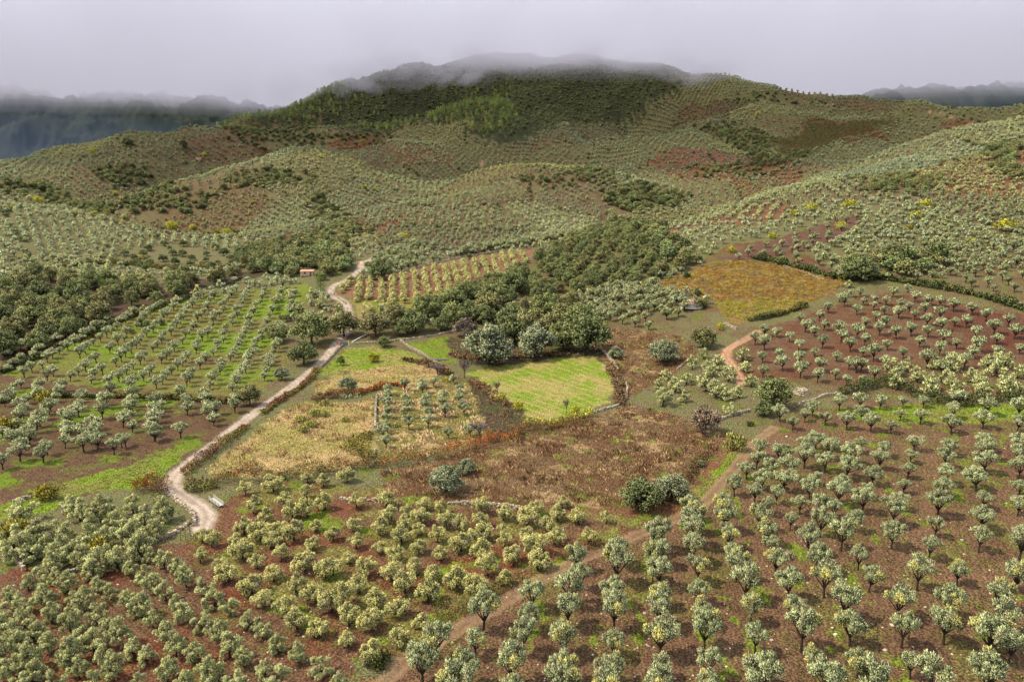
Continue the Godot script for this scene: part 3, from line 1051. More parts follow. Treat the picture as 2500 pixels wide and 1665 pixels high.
func list_olives():
	# the orchard on bare earth beyond the track
	olive_px([670, 60, 800, 100, 960, 130, 965, 50, 1030, 10, 1120, 85, 1150, 20, 1310, 40, 1255, 105, 1470, 60, 1640, 95, 1660, 20, 1890, 50, 2110, 20, 2110, 75, 2330, 40, 1870, 130, 2110, 165, 2340, 110, 2330, 190,
		650, 130, 750, 190, 690, 265, 590, 200, 860, 205, 830, 275, 1020, 235, 1090, 155, 1225, 190, 1195, 265, 1400, 235, 1440, 140, 1620, 190, 1595, 285, 1860, 230, 1840, 310, 2065, 270, 2340, 300,
		510, 300, 640, 345, 780, 350, 990, 320, 1170, 355, 1360, 320, 1560, 385, 2110, 375, 1820, 430, 2330, 420, 720, 420, 930, 410, 870, 510, 1080, 455, 1150, 440, 1330, 410, 1285, 520, 1060, 550, 1530, 480, 1520, 620, 1800, 550, 2100, 510, 2350, 610, 1760, 690, 2080, 640, 2340, 690], ZC, "grey", 0.84, "orchard", 2.9)
	olive_px([800, 1330, 960, 1330, 880, 1380, 1010, 1300, 1090, 1350, 1230, 1380, 1180, 1260, 1320, 1250, 1330, 1320, 1440, 1250, 1380, 1390, 1590, 1240, 1570, 1320, 1510, 1400, 1720, 1240, 1700, 1340, 1940, 1230, 1910, 1310, 1900, 1400, 2120, 1290, 2100, 1370, 2330, 1300, 2320, 1390], ZF, "grey", 0.8, "orchard", 2.6)
	olive_px([420, 400, 230, 430, 450, 500, 245, 510, 240, 600, 480, 610, 670, 490, 720, 580, 510, 700, 750, 660, 240, 700, 525, 800, 775, 770, 990, 650, 1045, 760, 1200, 610, 1310, 730, 1380, 860, 1090, 900, 1690, 850, 1945, 820, 2210, 980, 2320, 870,
		280, 810, 280, 940, 300, 1075, 580, 930, 620, 1060, 860, 920, 890, 1040, 1210, 1040, 1565, 1040, 1880, 1030, 1260, 1190, 945, 1220, 650, 1240, 320, 1230, 1590, 1200, 1860, 1180, 2160, 1220, 2250, 1140,
		350, 1400, 670, 1420, 1020, 1370, 1310, 1390, 1650, 1390, 2150, 1270, 2280, 1300, 350, 1530, 690, 1550, 1090, 1530, 1390, 1530, 1790, 1540, 2150, 1520, 25, 620, 30, 720, 30, 850, 35, 970, 30, 1090, 40, 1270, 50, 1420, 20, 1540], ZC, "gold", 0.93, "orchard", 3.2)
	olive_px([1330, 860, 1300, 980, 1290, 1110, 1600, 740, 1610, 850, 1550, 960, 1540, 1080, 1850, 710, 1845, 820, 1820, 970, 1830, 1100, 1820, 1260, 1500, 1260, 1240, 1250, 940, 1260, 690, 1270, 990, 1110, 600, 1440, 880, 1440, 1170, 1440, 1490, 1440, 1830, 1440, 2080, 800, 2110, 640, 2080, 720, 820, 1550, 1180, 1560, 1500, 1560, 1780, 1560], ZB, "gold", 0.93, "orchard", 3.2)
	# the weeping trees between the road and the track
	olive_px([180, 400, 370, 400, 490, 455, 610, 410, 720, 430, 590, 500, 370, 495, 740, 520, 860, 550, 980, 440, 980, 510, 1120, 480, 1280, 510, 1340, 440, 1500, 400, 1470, 480, 1600, 500, 1780, 490, 1410, 550, 1460, 620, 1270, 600, 1120, 570, 990, 600, 1130, 640, 1670, 620, 1840, 590, 1310, 690, 1180, 740, 980, 710, 850, 665, 720, 730, 700, 610, 590, 570, 480, 545, 330, 570, 160, 545, 30, 600, 180, 650, 320, 680, 470, 620, 580, 680, 430, 730, 240, 820, 140, 750, 30, 820, 400, 850, 540, 800, 660, 850, 820, 890, 950, 960, 1020, 820, 1130, 870, 1340, 780, 490, 930, 200, 930, 640, 980, 310, 1030, 460, 1070, 600, 1150, 280, 1160, 130, 1130, 90, 1010, 20, 1050, 450, 1250, 115, 1270, 270, 1350], ZB, "weeping", 0.70, "weeping", 2.4)
	olive_px([1380, 350, 1560, 320, 1740, 300, 1960, 240, 1950, 340, 2060, 270, 1810, 390, 2070, 410, 1610, 430, 1860, 470, 1960, 460, 1690, 500, 1550, 560, 1400, 560, 1280, 610, 1480, 640, 1340, 640, 1770, 560, 1870, 600, 1660, 600, 2020, 540, 1990, 660, 1540, 720, 1720, 650, 1790, 720, 1270, 740, 1400, 800, 1640, 780, 1740, 850, 1450, 860, 1940, 790, 2070, 830, 1880, 920, 1600, 930, 2000, 980, 1660, 1010, 1800, 1060, 1890, 1150, 2040, 1200, 2210, 240], ZA, "weeping", 0.70, "weeping", 2.4)
	# the close rows on red earth
	for row in [[880, 690, 2150, 1550], [760, 770, 1780, 1560], [560, 850, 1480, 1560], [330, 880, 1150, 1560], [150, 930, 850, 1550], [40, 1010, 560, 1560], [20, 1180, 300, 1560], [10, 1380, 120, 1540]]:
		olive_row(row, ZA, 3.5, "bushy", 0.6, "rows", 1.6)
	olive_px([230, 620, 360, 590, 560, 540, 790, 590, 190, 720, 400, 700, 460, 740, 560, 640, 700, 750, 310, 830, 520, 780, 640, 820, 840, 430, 920, 530, 980, 590, 1060, 480, 1130, 550, 720, 530, 440, 440, 360, 770, 150, 480, 640, 480, 80, 640, 100, 740, 500, 480, 300, 700, 660, 640, 850, 640, 900, 720], ZA, "bushy", 0.78, "hollow", 2.2)
	# red field with old trees
	olive_px([1440, 790, 1545, 810, 1350, 740, 1290, 810, 1340, 850, 1180, 780, 1190, 830, 1080, 760, 1025, 800, 1070, 870, 1020, 920, 860, 830, 920, 880, 1160, 950, 1250, 890, 1330, 920, 1400, 950, 1490, 880, 1590, 930, 1690, 860, 1750, 800, 1840, 840, 1930, 870, 2050, 800, 2190, 840, 2300, 810, 2170, 780, 2260, 730, 2120, 700, 1910, 640, 2030, 660, 1830, 690, 1920, 730, 1990, 740, 1840, 760, 1820, 610, 1730, 660, 1630, 640, 1560, 680, 1660, 690, 1480, 740, 1410, 700, 1470, 660, 1400, 630, 1290, 660, 1210, 610, 1330, 600, 1310, 550, 1410, 590, 1480, 600, 1570, 620, 1520, 550, 1660, 580, 1740, 600, 1620, 520, 1250, 550, 1180, 580, 1820, 910, 2060, 890, 2200, 930, 2330, 900, 2030, 930, 1890, 960, 1470, 980, 1290, 1020, 1320, 1010, 1040, 1080, 1155, 1060, 1060, 1020, 930, 1050, 820, 1010, 920, 970, 800, 940, 690, 960, 690, 1050, 1410, 1070, 1230, 1100, 1340, 1110, 1240, 1000, 1740, 990, 1830, 1030, 1560, 1040, 1980, 990, 2130, 1000, 1640, 790, 1740, 730, 1110, 650, 1050, 700, 1000, 740, 930, 710, 960, 770, 780, 800, 700, 800, 640, 850, 560, 810, 505, 850, 435, 870, 700, 880], ZF, "grey", 0.88, "red_field", 2.6)
	olive_px([50, 1230, 200, 1100, 330, 1140, 460, 1200, 180, 1210, 480, 1290, 240, 1000, 310, 940, 560, 950, 570, 1020, 410, 1010, 340, 1050, 470, 1080, 620, 1110, 70, 1070, 130, 1150, 390, 1180, 540, 1180, 30, 1130], ZF, "bushy", 0.95, "thicket", 2.2)
	# far rim of the red field and the bushes beyond it
	olive_grid([1400, 1080, 2352, 1000, 2352, 1240, 1900, 1260, 1500, 1200, 1380, 1140], ZF, 5.5, 5.0, 0.3, "bushy", 0.95, "red_field", 1.4, 0.1)
	# the small walled plot
	olive_px([610, 545, 600, 650, 615, 750, 620, 850, 590, 960, 610, 1050, 550, 1150, 590, 1260, 880, 660, 880, 740, 870, 850, 1110, 440, 1110, 510, 1150, 690, 1150, 770, 1190, 870, 1190, 980, 1400, 620, 1390, 730, 1430, 840, 1630, 510, 1630, 590, 1640, 660, 1680, 730, 1700, 810, 920, 1010, 860, 480, 1270, 420, 1550, 370, 1480, 1130, 1790, 1110], [840.0, 860.0, 5.8075], "grey", 0.72, "plot", 2.2)
	# the green slope beside the road
	olive_grid([0, 960, 350, 860, 700, 740, 1200, 600, 1950, 510, 1980, 560, 1880, 700, 1700, 790, 1790, 900, 1830, 1000, 1680, 1150, 1500, 1200, 900, 1190, 300, 1130, 0, 1090], ZD, 5.3, 7.2, 1.36, "grey", 0.8, "slope", 0.7, 0.06)
	olive_grid([0, 1130, 300, 1170, 900, 1240, 1480, 1250, 1540, 1310, 1230, 1510, 1120, 1568, 0, 1568], ZD, 5.2, 6.0, 1.1, "grey", 0.78, "slope", 1.2, 0.12)
	olive_grid([0, 0, 1070, 0, 1000, 100, 560, 130, 400, 200, 0, 300], ZA, 5.4, 6.2, 1.1, "grey", 0.78, "slope", 1.4, 0.35)
	olive_px([1980, 560, 1900, 650, 2060, 620, 2150, 650, 1960, 700, 2050, 720, 1850, 640, 2120, 590, 2150, 720, 1840, 560, 1770, 590], ZD, "bushy", 1.1, "slope", 2.2)
	# the tended orchard in straight rows
	for c in [[150, 470, 80, 555], [210, 460, 185, 595], [275, 455, 260, 580], [345, 450, 340, 590], [415, 445, 410, 620], [480, 440, 490, 600], [550, 412, 570, 585], [615, 402, 640, 575], [680, 390, 715, 565], [745, 380, 780, 540], [800, 362, 840, 485], [865, 350, 900, 485], [930, 340, 965, 455], [990, 330, 1030, 445], [1050, 320, 1090, 425], [1110, 310, 1150, 400], [1165, 300, 1200, 380], [1230, 295, 1260, 350], [150, 600, 170, 700], [250, 630, 260, 660], [340, 620, 350, 660]]:
		olive_row(c, ZE, 3.9, "weeping", 0.78, "tended", 1.8)
	olive_grid([210, 420, 330, 330, 560, 250, 700, 280, 640, 340, 560, 380, 420, 430], ZE, 5.0, 5.0, 0.6, "grey", 0.95, "beyond", 1.0, 0.1)
	olive_grid([420, 430, 800, 330, 1100, 260, 1500, 190, 1560, 215, 1300, 265, 800, 340, 440, 440], ZE, 4.2, 4.4, 0.5, "grey", 1.0, "beyond", 0.8, 0.05)
	olive_grid([1560, 640, 1800, 530, 2050, 530, 2280, 590, 2300, 700, 2100, 800, 1850, 800, 1700, 740], ZE, 5.4, 5.2, 0.9, "grey", 0.98, "beyond", 1.0, 0.06)
	# slopes above the bracken
	olive_grid([200, 420, 560, 310, 980, 170, 1330, 60, 1330, 130, 1080, 250, 820, 330, 560, 350, 420, 350], ZF, 6.6, 6.4, 0.4, "grey", 0.7, "beyond", 1.5, 0.1)
	olive_grid([600, 320, 1100, 260, 1350, 120, 1700, 40, 2352, 0, 2500, 100, 2500, 600, 2352, 620, 1900, 500, 1700, 430, 1300, 470, 1230, 490, 900, 400], ZF, 6.4, 6.4, 0.25, "grey", 0.7, "beyond", 1.5, 0.08)

func list_hill_olives(no_go: Array):
	# the patchwork of groves on the hills: each patch has rows of its own direction
	var cells := {}
	for k in range(-22, -3):
		for i in range(-18, 19):
			var h := hash(Vector2i(i, k))
			var c := Vector2((i + 0.15 + 0.7 * float(h & 1023) / 1023.0) * 74.0, (k + 0.15 + 0.7 * float((h >> 10) & 1023) / 1023.0) * 74.0)
			if not in_view(spot(c.x, c.y), 260.0): continue
			var turn := float((h >> 4) & 255) / 255.0 * PI
			var step := 4.1 + float((h >> 12) & 15) / 15.0 * 1.8
			var a := Vector2.from_angle(turn)
			var b := Vector2(-a.y, a.x)
			var loose := 0.5 + 1.5 * float((h >> 16) & 7) / 7.0
			var tone := 0.84 + 0.44 * float((h >> 22) & 15) / 15.0
			var warm := float((h >> 8) & 15) / 15.0
			for m in range(-16, 17):
				for n in range(-11, 12):
					var q := c + a * (m * step * 0.84) + b * (n * step * 1.3) + Vector2(rng.randf_range(-loose, loose), rng.randf_range(-loose, loose))
					if q.y > -250.0 or q.y < -1240.0: continue
					var p := patch_at(q.x, q.y)
					if p[0] != h: continue
					if p[1] < 2.6 and ((h >> 5) & 1) == 0:
						far_bushes.append(q)
						continue
					if p[1] < 0.8: continue
					var s := spot(q.x, q.y)
					if not in_view(s, 30.0): continue
					var here := plot_at(q.x, q.y)
					var blocked := here != "" and (here != "red_bare" or rng.randf() < 0.2)
					if not blocked:
						for g in no_go:
							if g.box.has_point(q) and Geometry2D.is_point_in_polygon(q, g.poly):
								blocked = true
								break
					if blocked or rng.randf() < 0.04: continue
					olives.append({"p": s, "kind": "far", "s": rng.randf_range(0.54, 0.84), "group": "hill", "tone": Color(tone * lerpf(0.93, 1.06, warm), tone, tone * lerpf(1.15, 0.9, warm))})

const GROVES := {
	"orchard": ["long-trunked olive tree", "olive trees of the orchard beyond the track", "on brown earth"],
	"weeping": ["low drooping olive tree", "drooping olive trees between road and track", "between road and track"],
	"rows": ["bushy green olive tree", "bushy olive trees in close rows on red earth", "in close rows on red earth"],
	"hollow": ["bushy green olive tree", "olive trees on the walled terraces", "on the walled terraces"],
	"red_field": ["old spreading olive tree", "old olive trees on the red field", "on the ploughed red field"],
	"thicket": ["crowded olive tree", "crowded olive trees beside the scrub field", "beside the brown scrub field"],
	"plot": ["little grey olive tree", "small olive trees in the walled plot", "in the narrow walled plot"],
	"slope": ["grey olive tree", "olive trees on the grassy slope", "on the grassy slope"],
	"tended": ["neat olive tree", "neat olive trees in straight rows", "in the straight-row orchard"],
	"beyond": ["grey olive tree", "olive trees past the oak wood", "on slopes past the oak wood"],
}

func build_vegetation():
	hut_at = ground(750, 673)
	list_olives()
	var no_go := []
	for a in WOODS: no_go.append(region_of(a[2]))
	list_hill_olives(no_go)
	# keep roads and tracks clear
	olives = olives.filter(func(o):
		if by_hut(o.p): return false
		for l in lines:
			if l.box.has_point(Vector2(o.p.x, o.p.z)) and line_distance(l.pts, Vector2(o.p.x, o.p.z)) < l.half + (2.6 if l.kind == "road" else 0.6): return false
		return true)
	var kinds := {}
	for kd in ["grey", "gold", "weeping", "bushy"]:
		kinds[kd] = []
		for i in 8: kinds[kd].append(make_olive(100 + i * 17 + kd.length() * 1000, kd, 1.0))
	var lite := {}
	for kd in ["grey", "gold", "weeping", "bushy"]:
		lite[kd] = []
		for i in 4: lite[kd].append(make_olive(900 + i * 17 + kd.length() * 1000, kd, 0.34))
	lite["far"] = []
	for i in 5: lite["far"].append(make_olive(500 + i * 31, "bushy" if i % 2 else "grey", 0.16))
	var near := []
	var rest := []
	for o in olives:
		o["d"] = CAM.distance_to(o.p)
		if o.kind != "far" and in_view(o.p + Vector3(0, 2.5, 0), 20.0): near.append(o)
		else: rest.append(o)
	near.sort_custom(func(a, b): return a.d < b.d)
	for i in near.size():
		var o: Dictionary = near[i]
		if i >= 300:
			rest.append(o)
			continue
		var form: Array = kinds[o.kind][rng.randi() % 8]
		var size := "small" if o.s < o.base * 0.94 else "large" if o.s > o.base * 1.07 else "middling"
		var look := "" if o.kind == "bushy" else " mostly yellowing" if form[2] > 4 else " partly yellowing" if form[2] > 0 else " all grey-green"
		var beside := ""
		for l in lines:
			if l.box.grow(6.0).has_point(Vector2(o.p.x, o.p.z)) and line_distance(l.pts, Vector2(o.p.x, o.p.z)) < 5.5: beside =  " by the " + ("road" if l.kind == "road" else "track")
		var t := thing("olive_tree", "%s %s%s, %s%s" % [size, GROVES[o.group][0], look, GROVES[o.group][2], beside], "olive tree", o.p, rng.randf_range(0, TAU), "%s %s" % [size, GROVES[o.group][1]])
		var slim := 0.88 if o.group == "orchard" else 1.0
		t.scale = Vector3(o.s * slim, o.s * rng.randf_range(0.94, 1.16), o.s * slim)
		mesh_node("trunk", form[0], M.plain, t)
		mesh_node("crown", form[1], M.leaf, t)
	var sets := {}
	for o in rest:
		var key: String
		var form: Array
		if o.kind == "far" or o.d > 420.0:
			var j := rng.randi() % 5
			key = "far%d" % j
			form = lite["far"][j]
		elif o.d < 175.0:
			var j := rng.randi() % 8
			key = o.kind + "n%d" % j
			form = kinds[o.kind][j]
		else:
			var j := rng.randi() % 4
			key = o.kind + "%d" % j
			form = lite[o.kind][j]
		if not sets.has(key): sets[key] = [form, []]
		var k := rng.randf_range(0.85, 1.15)
		var c: Color = o.get("tone", Color(0.9, 0.89, 0.83) if o.group == "beyond" else Color(1, 1, 1)) * k
		sets[key][1].append([placed(o.p, o.s, rng, rng.randf_range(0.9, 1.08)), c])
	var out := []
	for key in sets:
		out.append([sets[key][0][0], M.plain, sets[key][1], "trunks"])
		out.append([sets[key][0][1], M.leaf, sets[key][1], "crowns"])
	scatter("olive_groves", "patchwork of distant grey-green olive groves covering the hillsides", "olive groves", out)
	print("olives ", near.size(), " + ", rest.size())
	build_oaks()
	build_small_plants()

func by_hut(p: Vector3) -> bool:
	var a := Vector2(hut_at.x, hut_at.z)
	var b := a.lerp(Vector2.ZERO, 0.075)
	var q := Vector2(p.x, p.z)
	return q.distance_to(Geometry2D.get_closest_point_to_segment(q, a, b)) < 5.5

var hut_at := Vector3.ZERO

func region_of(px: Array) -> Dictionary:
	var poly := poly_from(px)
	var box := Rect2(poly[0], Vector2.ZERO)
	for q in poly: box = box.expand(q)
	return {"poly": poly, "box": box}

# woods and thickets: [kind, spacing in metres, outline in pixels, smallest and largest size, name of the wood]
const WOODS := [
	["oak", 8.0, [1150, 700, 1240, 690, 1310, 630, 1400, 590, 1480, 548, 1560, 545, 1640, 575, 1690, 620, 1740, 640, 1640, 672, 1560, 695, 1480, 705, 1380, 735, 1300, 745, 1180, 765, 1080, 760], 1.55, 2.15, "wood"],
	["oak", 10.2, [0, 905, 0, 690, 160, 676, 250, 690, 330, 705, 430, 700, 560, 670, 690, 656, 480, 712, 270, 775, 100, 855], 1.8, 3.0, "ravine"],
	["oak", 6.0, [560, 645, 640, 610, 760, 590, 850, 610, 870, 640, 850, 680, 790, 690, 700, 680, 640, 660], 1.5, 2.4, "ravine"],
	["thicket", 11.0, [300, 612, 420, 598, 520, 612, 600, 640, 560, 655, 430, 668, 330, 668, 270, 640], 0.9, 1.5, ""],
	["thicket", 6.5, [280, 505, 340, 480, 450, 470, 520, 490, 490, 520, 420, 535, 330, 530], 1.3, 2.1, ""],
	["thicket", 6.5, [530, 450, 560, 425, 650, 415, 760, 430, 780, 440, 700, 455, 600, 462], 1.2, 1.9, ""],
	["thicket", 6.5, [220, 430, 230, 410, 300, 405, 370, 415, 385, 430, 330, 455, 250, 455], 1.3, 2.0, ""],
	["thicket", 6.5, [0, 440, 80, 440, 200, 490, 270, 520, 240, 525, 100, 480, 0, 465], 1.4, 2.2, ""],
	["thicket", 6.5, [1480, 470, 1560, 450, 1700, 470, 1640, 500, 1520, 530, 1470, 500], 1.3, 2.2, ""],
	["thicket", 6.5, [700, 610, 780, 560, 860, 540, 900, 560, 820, 590, 760, 610], 1.3, 2.0, ""],
	["thicket", 7.0, [540, 325, 620, 315, 800, 335, 900, 330, 1000, 340, 880, 345, 700, 350, 610, 365], 1.2, 1.9, ""],
	["thicket", 6.5, [750, 480, 790, 470, 800, 520, 850, 535, 800, 545, 760, 520], 1.3, 2.0, ""],
	["thicket", 6.5, [1250, 440, 1400, 430, 1500, 415, 1500, 440, 1400, 455, 1300, 465], 1.1, 1.6, ""],
	["thicket", 6.5, [1690, 310, 1750, 300, 1850, 320, 1900, 340, 1870, 380, 1930, 400, 1860, 410, 1840, 390, 1780, 350], 1.2, 1.9, ""],
	["thicket", 6.5, [1850, 400, 1900, 380, 2000, 372, 1960, 390, 1900, 415, 1830, 430, 1700, 440, 1680, 420], 1.2, 1.8, ""],
	["thicket", 6.5, [1780, 240, 1860, 232, 1960, 250, 1900, 256, 1800, 250], 1.3, 2.0, ""],
	["thicket", 6.5, [2100, 450, 2180, 430, 2300, 440, 2280, 470, 2180, 480, 2100, 475], 1.2, 1.7, ""],
	["thicket", 6.5, [2420, 360, 2500, 340, 2500, 440, 2460, 440, 2420, 400], 1.3, 1.9, ""],
	["thicket", 6.0, [2080, 665, 2120, 640, 2280, 628, 2290, 655, 2200, 675, 2100, 685], 1.8, 2.6, ""],
	["pine", 8.5, [540, 318, 560, 290, 620, 245, 700, 222, 800, 215, 880, 235, 890, 262, 800, 285, 640, 300], 0.9, 1.4, ""],
	["pine", 7.5, [1040, 292, 1080, 265, 1130, 240, 1200, 235, 1230, 255, 1260, 290, 1230, 325, 1200, 345, 1160, 330, 1130, 300], 0.9, 1.5, ""],
	["pine", 9.0, [890, 320, 900, 270, 950, 262, 1040, 290, 1000, 312, 930, 345], 0.8, 1.3, ""],
	["pine", 9.0, [1130, 240, 1210, 205, 1260, 215, 1240, 240, 1200, 235], 0.8, 1.2, ""],
	["scrub", 4.6, [1180, 285, 1130, 330, 1200, 352, 1300, 347, 1450, 302, 1560, 292, 1640, 232, 1690, 200, 1600, 172, 1420, 154, 1250, 142, 1000, 160, 800, 192, 620, 240, 560, 300, 620, 317, 780, 287, 850, 332, 1000, 302], 1.0, 2.6, ""],
	["thicket", 13.0, [1180, 285, 1130, 330, 1200, 352, 1300, 347, 1450, 302, 1560, 292, 1640, 232, 1690, 200, 1600, 172, 1420, 154, 1250, 142, 1000, 160, 800, 192, 620, 240, 850, 332, 1000, 302], 0.8, 1.6, ""],
	["heath", 2.6, [1890, 348, 1960, 305, 2100, 292, 2190, 290, 2180, 305, 2060, 338, 1960, 378, 1900, 382], 0.9, 1.5, ""],
]

var oak_forms := []
var grey_oak := []
var wood_count := 0
var ravine_count := 0

func plant_oak(form: Array, p: Vector3, s: float, label: String, group := "", material: Material = null, called := "holm_oak", category := "oak tree", squash := 1.0):
	var t := thing(called, label, category, p, rng.randf_range(0, TAU), group)
	t.scale = Vector3(s, s * squash * rng.randf_range(0.92, 1.08), s)
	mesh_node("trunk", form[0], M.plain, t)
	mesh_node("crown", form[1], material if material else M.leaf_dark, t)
	return t

func oak_at(u: float, v: float, wide: float, label: String, form: Array, group := ""):
	# v is the middle of the crown; its width in pixels sets the size of the dome (4 m wide when unscaled)
	var s := 1.5
	var p := Vector3.ZERO
	for i in 4:
		p = ground(u, v, 1.45 * s)
		s = wide * CAM.distance_to(p) / FOCAL / 3.5
	plant_oak(form, p, s, label, group)

func build_oaks():
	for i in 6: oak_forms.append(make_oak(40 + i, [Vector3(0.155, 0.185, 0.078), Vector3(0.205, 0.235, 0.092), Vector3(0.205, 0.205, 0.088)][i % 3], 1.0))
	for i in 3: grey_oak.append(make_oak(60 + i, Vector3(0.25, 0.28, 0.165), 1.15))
	var small := []
	for i in 4: small.append(make_oak(80 + i, Vector3(0.175, 0.205, 0.088), 0.3))
	var brown_form := make_oak(91, Vector3(0.20, 0.185, 0.09), 0.9)
	# the oaks that stand by themselves
	oak_at(1190, 841, 122, "broad pale holm oak overhanging the corner of the mown meadow", grey_oak[0])
	oak_at(1313, 837, 96, "silvery holm oak above the middle of the mown meadow's upper edge", grey_oak[1])
	oak_at(1435, 814, 112, "large dark holm oak where the stone wall meets the mown meadow", oak_forms[0])
	oak_at(1375, 822, 80, "dark holm oak squeezed between the silvery oak and the wall oak", oak_forms[4])
	for a in [[1294, 791, 100], [1187, 768, 58], [1336, 745, 85], [1075, 787, 50], [1014, 783, 72], [1045, 749, 75], [1106, 733, 75], [1133, 707, 58], [1194, 745, 85], [1252, 688, 70], [1206, 718, 75], [965, 768, 62], [1250, 770, 80], [1155, 760, 60], [1380, 772, 86], [1418, 782, 90], [1255, 808, 86], [1110, 770, 66], [985, 800, 46], [1345, 800, 90], [1395, 742, 60]]:
		var which := rng.randi() % 6
		var look: String = ["deep green", "fresh green", "brownish green"][which % 3]
		var big := "small" if a[2] < 65 else "large" if a[2] > 78 else "middling"
		var where := "behind the mown meadow" if a[0] > 1200 else "along the foot of the straight-row orchard"
		oak_at(a[0], a[1], a[2], "%s %s holm oak in the belt %s" % [big, look, where], oak_forms[which], "%s %s holm oaks of the belt %s" % [big, look, where])
	oak_at(1275, 753, 60, "brownish round oak standing out in the dark oak belt", brown_form)
	oak_at(915, 791, 72, "olive-brown oak beside the white pipe near the field gate", brown_form)
	oak_at(838, 791, 74, "holm oak overhanging the dirt road just past the gate", oak_forms[2])
	oak_at(938, 833, 34, "round holm oak bush growing on the wall above the lemon tree", oak_forms[1])
	oak_at(930, 657, 56, "lone round holm oak on the bank by the road fork", oak_forms[3])
	oak_at(1620, 856, 72, "broad grey-green holm oak alone in the brown scrub", grey_oak[2])
	oak_at(1504, 860, 36, "small holm oak just outside the meadow's stone wall", grey_oak[0])
	oak_at(1719, 825, 58, "dark upright holm oak below the ruined tile-roofed hut", oak_forms[5])
	oak_at(1891, 963, 82, "large holm oak beside the heap of stones", oak_forms[1])
	oak_at(1868, 998, 44, "smaller holm oak at the foot of the oak by the stone heap", oak_forms[3])
	oak_at(2101, 653, 74, "dark round holm oak at the top of the red field", oak_forms[0])
	oak_at(677, 814, 52, "holm oak at the far edge of the roadside clump", oak_forms[4])
	oak_at(758, 806, 86, "largest holm oak of the roadside clump", oak_forms[1])
	oak_at(739, 864, 64, "rounded holm oak at the near end of the roadside clump", oak_forms[3])
	oak_at(685, 913, 36, "small holm oak on the verge halfway up the road", grey_oak[1])
	oak_at(608, 967, 54, "egg-shaped holm oak on the outer verge of the road", oak_forms[2])
	oak_at(850, 936, 46, "compact holm oak beside the red bramble above the dry plot", grey_oak[1])
	oak_at(1088, 1168, 84, "dense silvery holm oak at the low stone wall below the bramble hedge", grey_oak[2])
	oak_at(1139, 1139, 48, "small holm oak just behind the dense silvery one", grey_oak[0])
	oak_at(1568, 1205, 96, "dark spreading holm oak at the corner of the scrub field", oak_forms[0])
	oak_at(1642, 1190, 84, "paler taller holm oak joined to the dark one at the scrub field corner", grey_oak[1])
	oak_at(1710, 1130, 22, "tiny holm oak bush in the scrub beside the ditch", grey_oak[2])
	oak_at(310, 346, 22, "lone dark oak on the crest of the olive hill", oak_forms[0])
	oak_at(445, 350, 20, "dark oak just below the crest of the olive hill", oak_forms[2])
	# woods
	var sets := {}
	for w in WOODS:
		var reg := region_of(w[2])
		var step: float = w[1]
		var box: Rect2 = reg.box
		var nx := int(box.size.x / step) + 1
		var nz := int(box.size.y / step) + 1
		for i in nx:
			for k in nz:
				var q := box.position + Vector2((i + 0.5 * (k % 2) + rng.randf_range(0.2, 0.8)) * step, (k + rng.randf_range(0.2, 0.8)) * step * 0.95)
				var ragged := 0.0 if w[0] == "oak" else 22.0
				if not Geometry2D.is_point_in_polygon(q + Vector2(n_mid.get_noise_2d(q.x, q.y), n_mid.get_noise_2d(q.x + 300.0, q.y)) * ragged, reg.poly): continue
				var p := spot(q.x, q.y)
				if not in_view(p, 40.0): continue
				var near_road := false
				for l in lines:
					if l.box.has_point(q) and line_distance(l.pts, q) < l.half + 4.0: near_road = true
				if near_road or by_hut(p): continue
				var s := rng.randf_range(w[3], w[4])
				var wood: bool = w[5] == "wood"
				if w[0] == "oak" and ((wood and wood_count < 150) or (not wood and ravine_count < 100)):
					if wood: wood_count += 1
					else: ravine_count += 1
					var size := "small" if s < lerpf(w[3], w[4], 0.33) else "large" if s > lerpf(w[3], w[4], 0.67) else "middling"
					var which := rng.randi() % 6
					var look: String = ["deep green", "fresh green", "brownish green"][which % 3]
					var where := "dense wood beside the bracken field" if wood else "ravine below the olive spur"
					plant_oak(oak_forms[which], p, s, "%s %s round oak in the %s" % [size, look, where], "%s %s oaks of the %s" % [size, look, "dense wood" if wood else "ravine"], null, "holm_oak", "oak tree", 1.1)
				else:
					var kk: String = w[0]
					var key: String = kk + str(rng.randi() % 3)
					if not sets.has(key): sets[key] = []
					var tone := rng.randf_range(0.65, 1.4)
					sets[key].append([placed(p, s, rng, rng.randf_range(0.85, 1.1)), Color(tone * rng.randf_range(0.9, 1.2), tone, tone * 0.95)])
	for q in far_bushes:
		var p := spot(q.x, q.y)
		if not in_view(p, 10.0): continue
		var key := "thicket" + str(rng.randi() % 3)
		var tone := rng.randf_range(0.7, 1.1)
		sets[key].append([placed(p, rng.randf_range(0.6, 1.15), rng, 0.9), Color(tone, tone, tone)])
	var oaks := []
	var pines := []
	var scrubs := []
	for key in sets:
		if key.begins_with("oak") or key.begins_with("thicket"):
			var f: Array = small[int(key.right(1))]
			oaks.append([f[0], M.plain, sets[key], "trunks"])
			oaks.append([f[1], M.leaf_dark, sets[key], "crowns"])
		elif key.begins_with("pine"):
			var f := make_pine(70 + int(key.right(1)), [Vector3(0.21, 0.29, 0.09), Vector3(0.15, 0.215, 0.08), Vector3(0.26, 0.33, 0.10)][int(key.right(1))], 0.5)
			pines.append([f[0], M.plain, sets[key], "trunks"])
			pines.append([f[1], M.leaf, sets[key], "crowns"])
		else:
			var heath: bool = key.begins_with("heath")
			scrubs.append([make_bush(33 + int(key.right(1)), Vector3(0.15, 0.11, 0.04) if heath else Vector3(0.12, 0.165, 0.072), Vector3(0.125, 0.13, 0.045) if heath else Vector3(0.20, 0.225, 0.095), 0.5, 0.6), M.leaf_dark, sets[key], "bushes"])
	scatter("oak_thickets", "dark oak thickets scattered in the folds of the hills", "thicket", oaks)
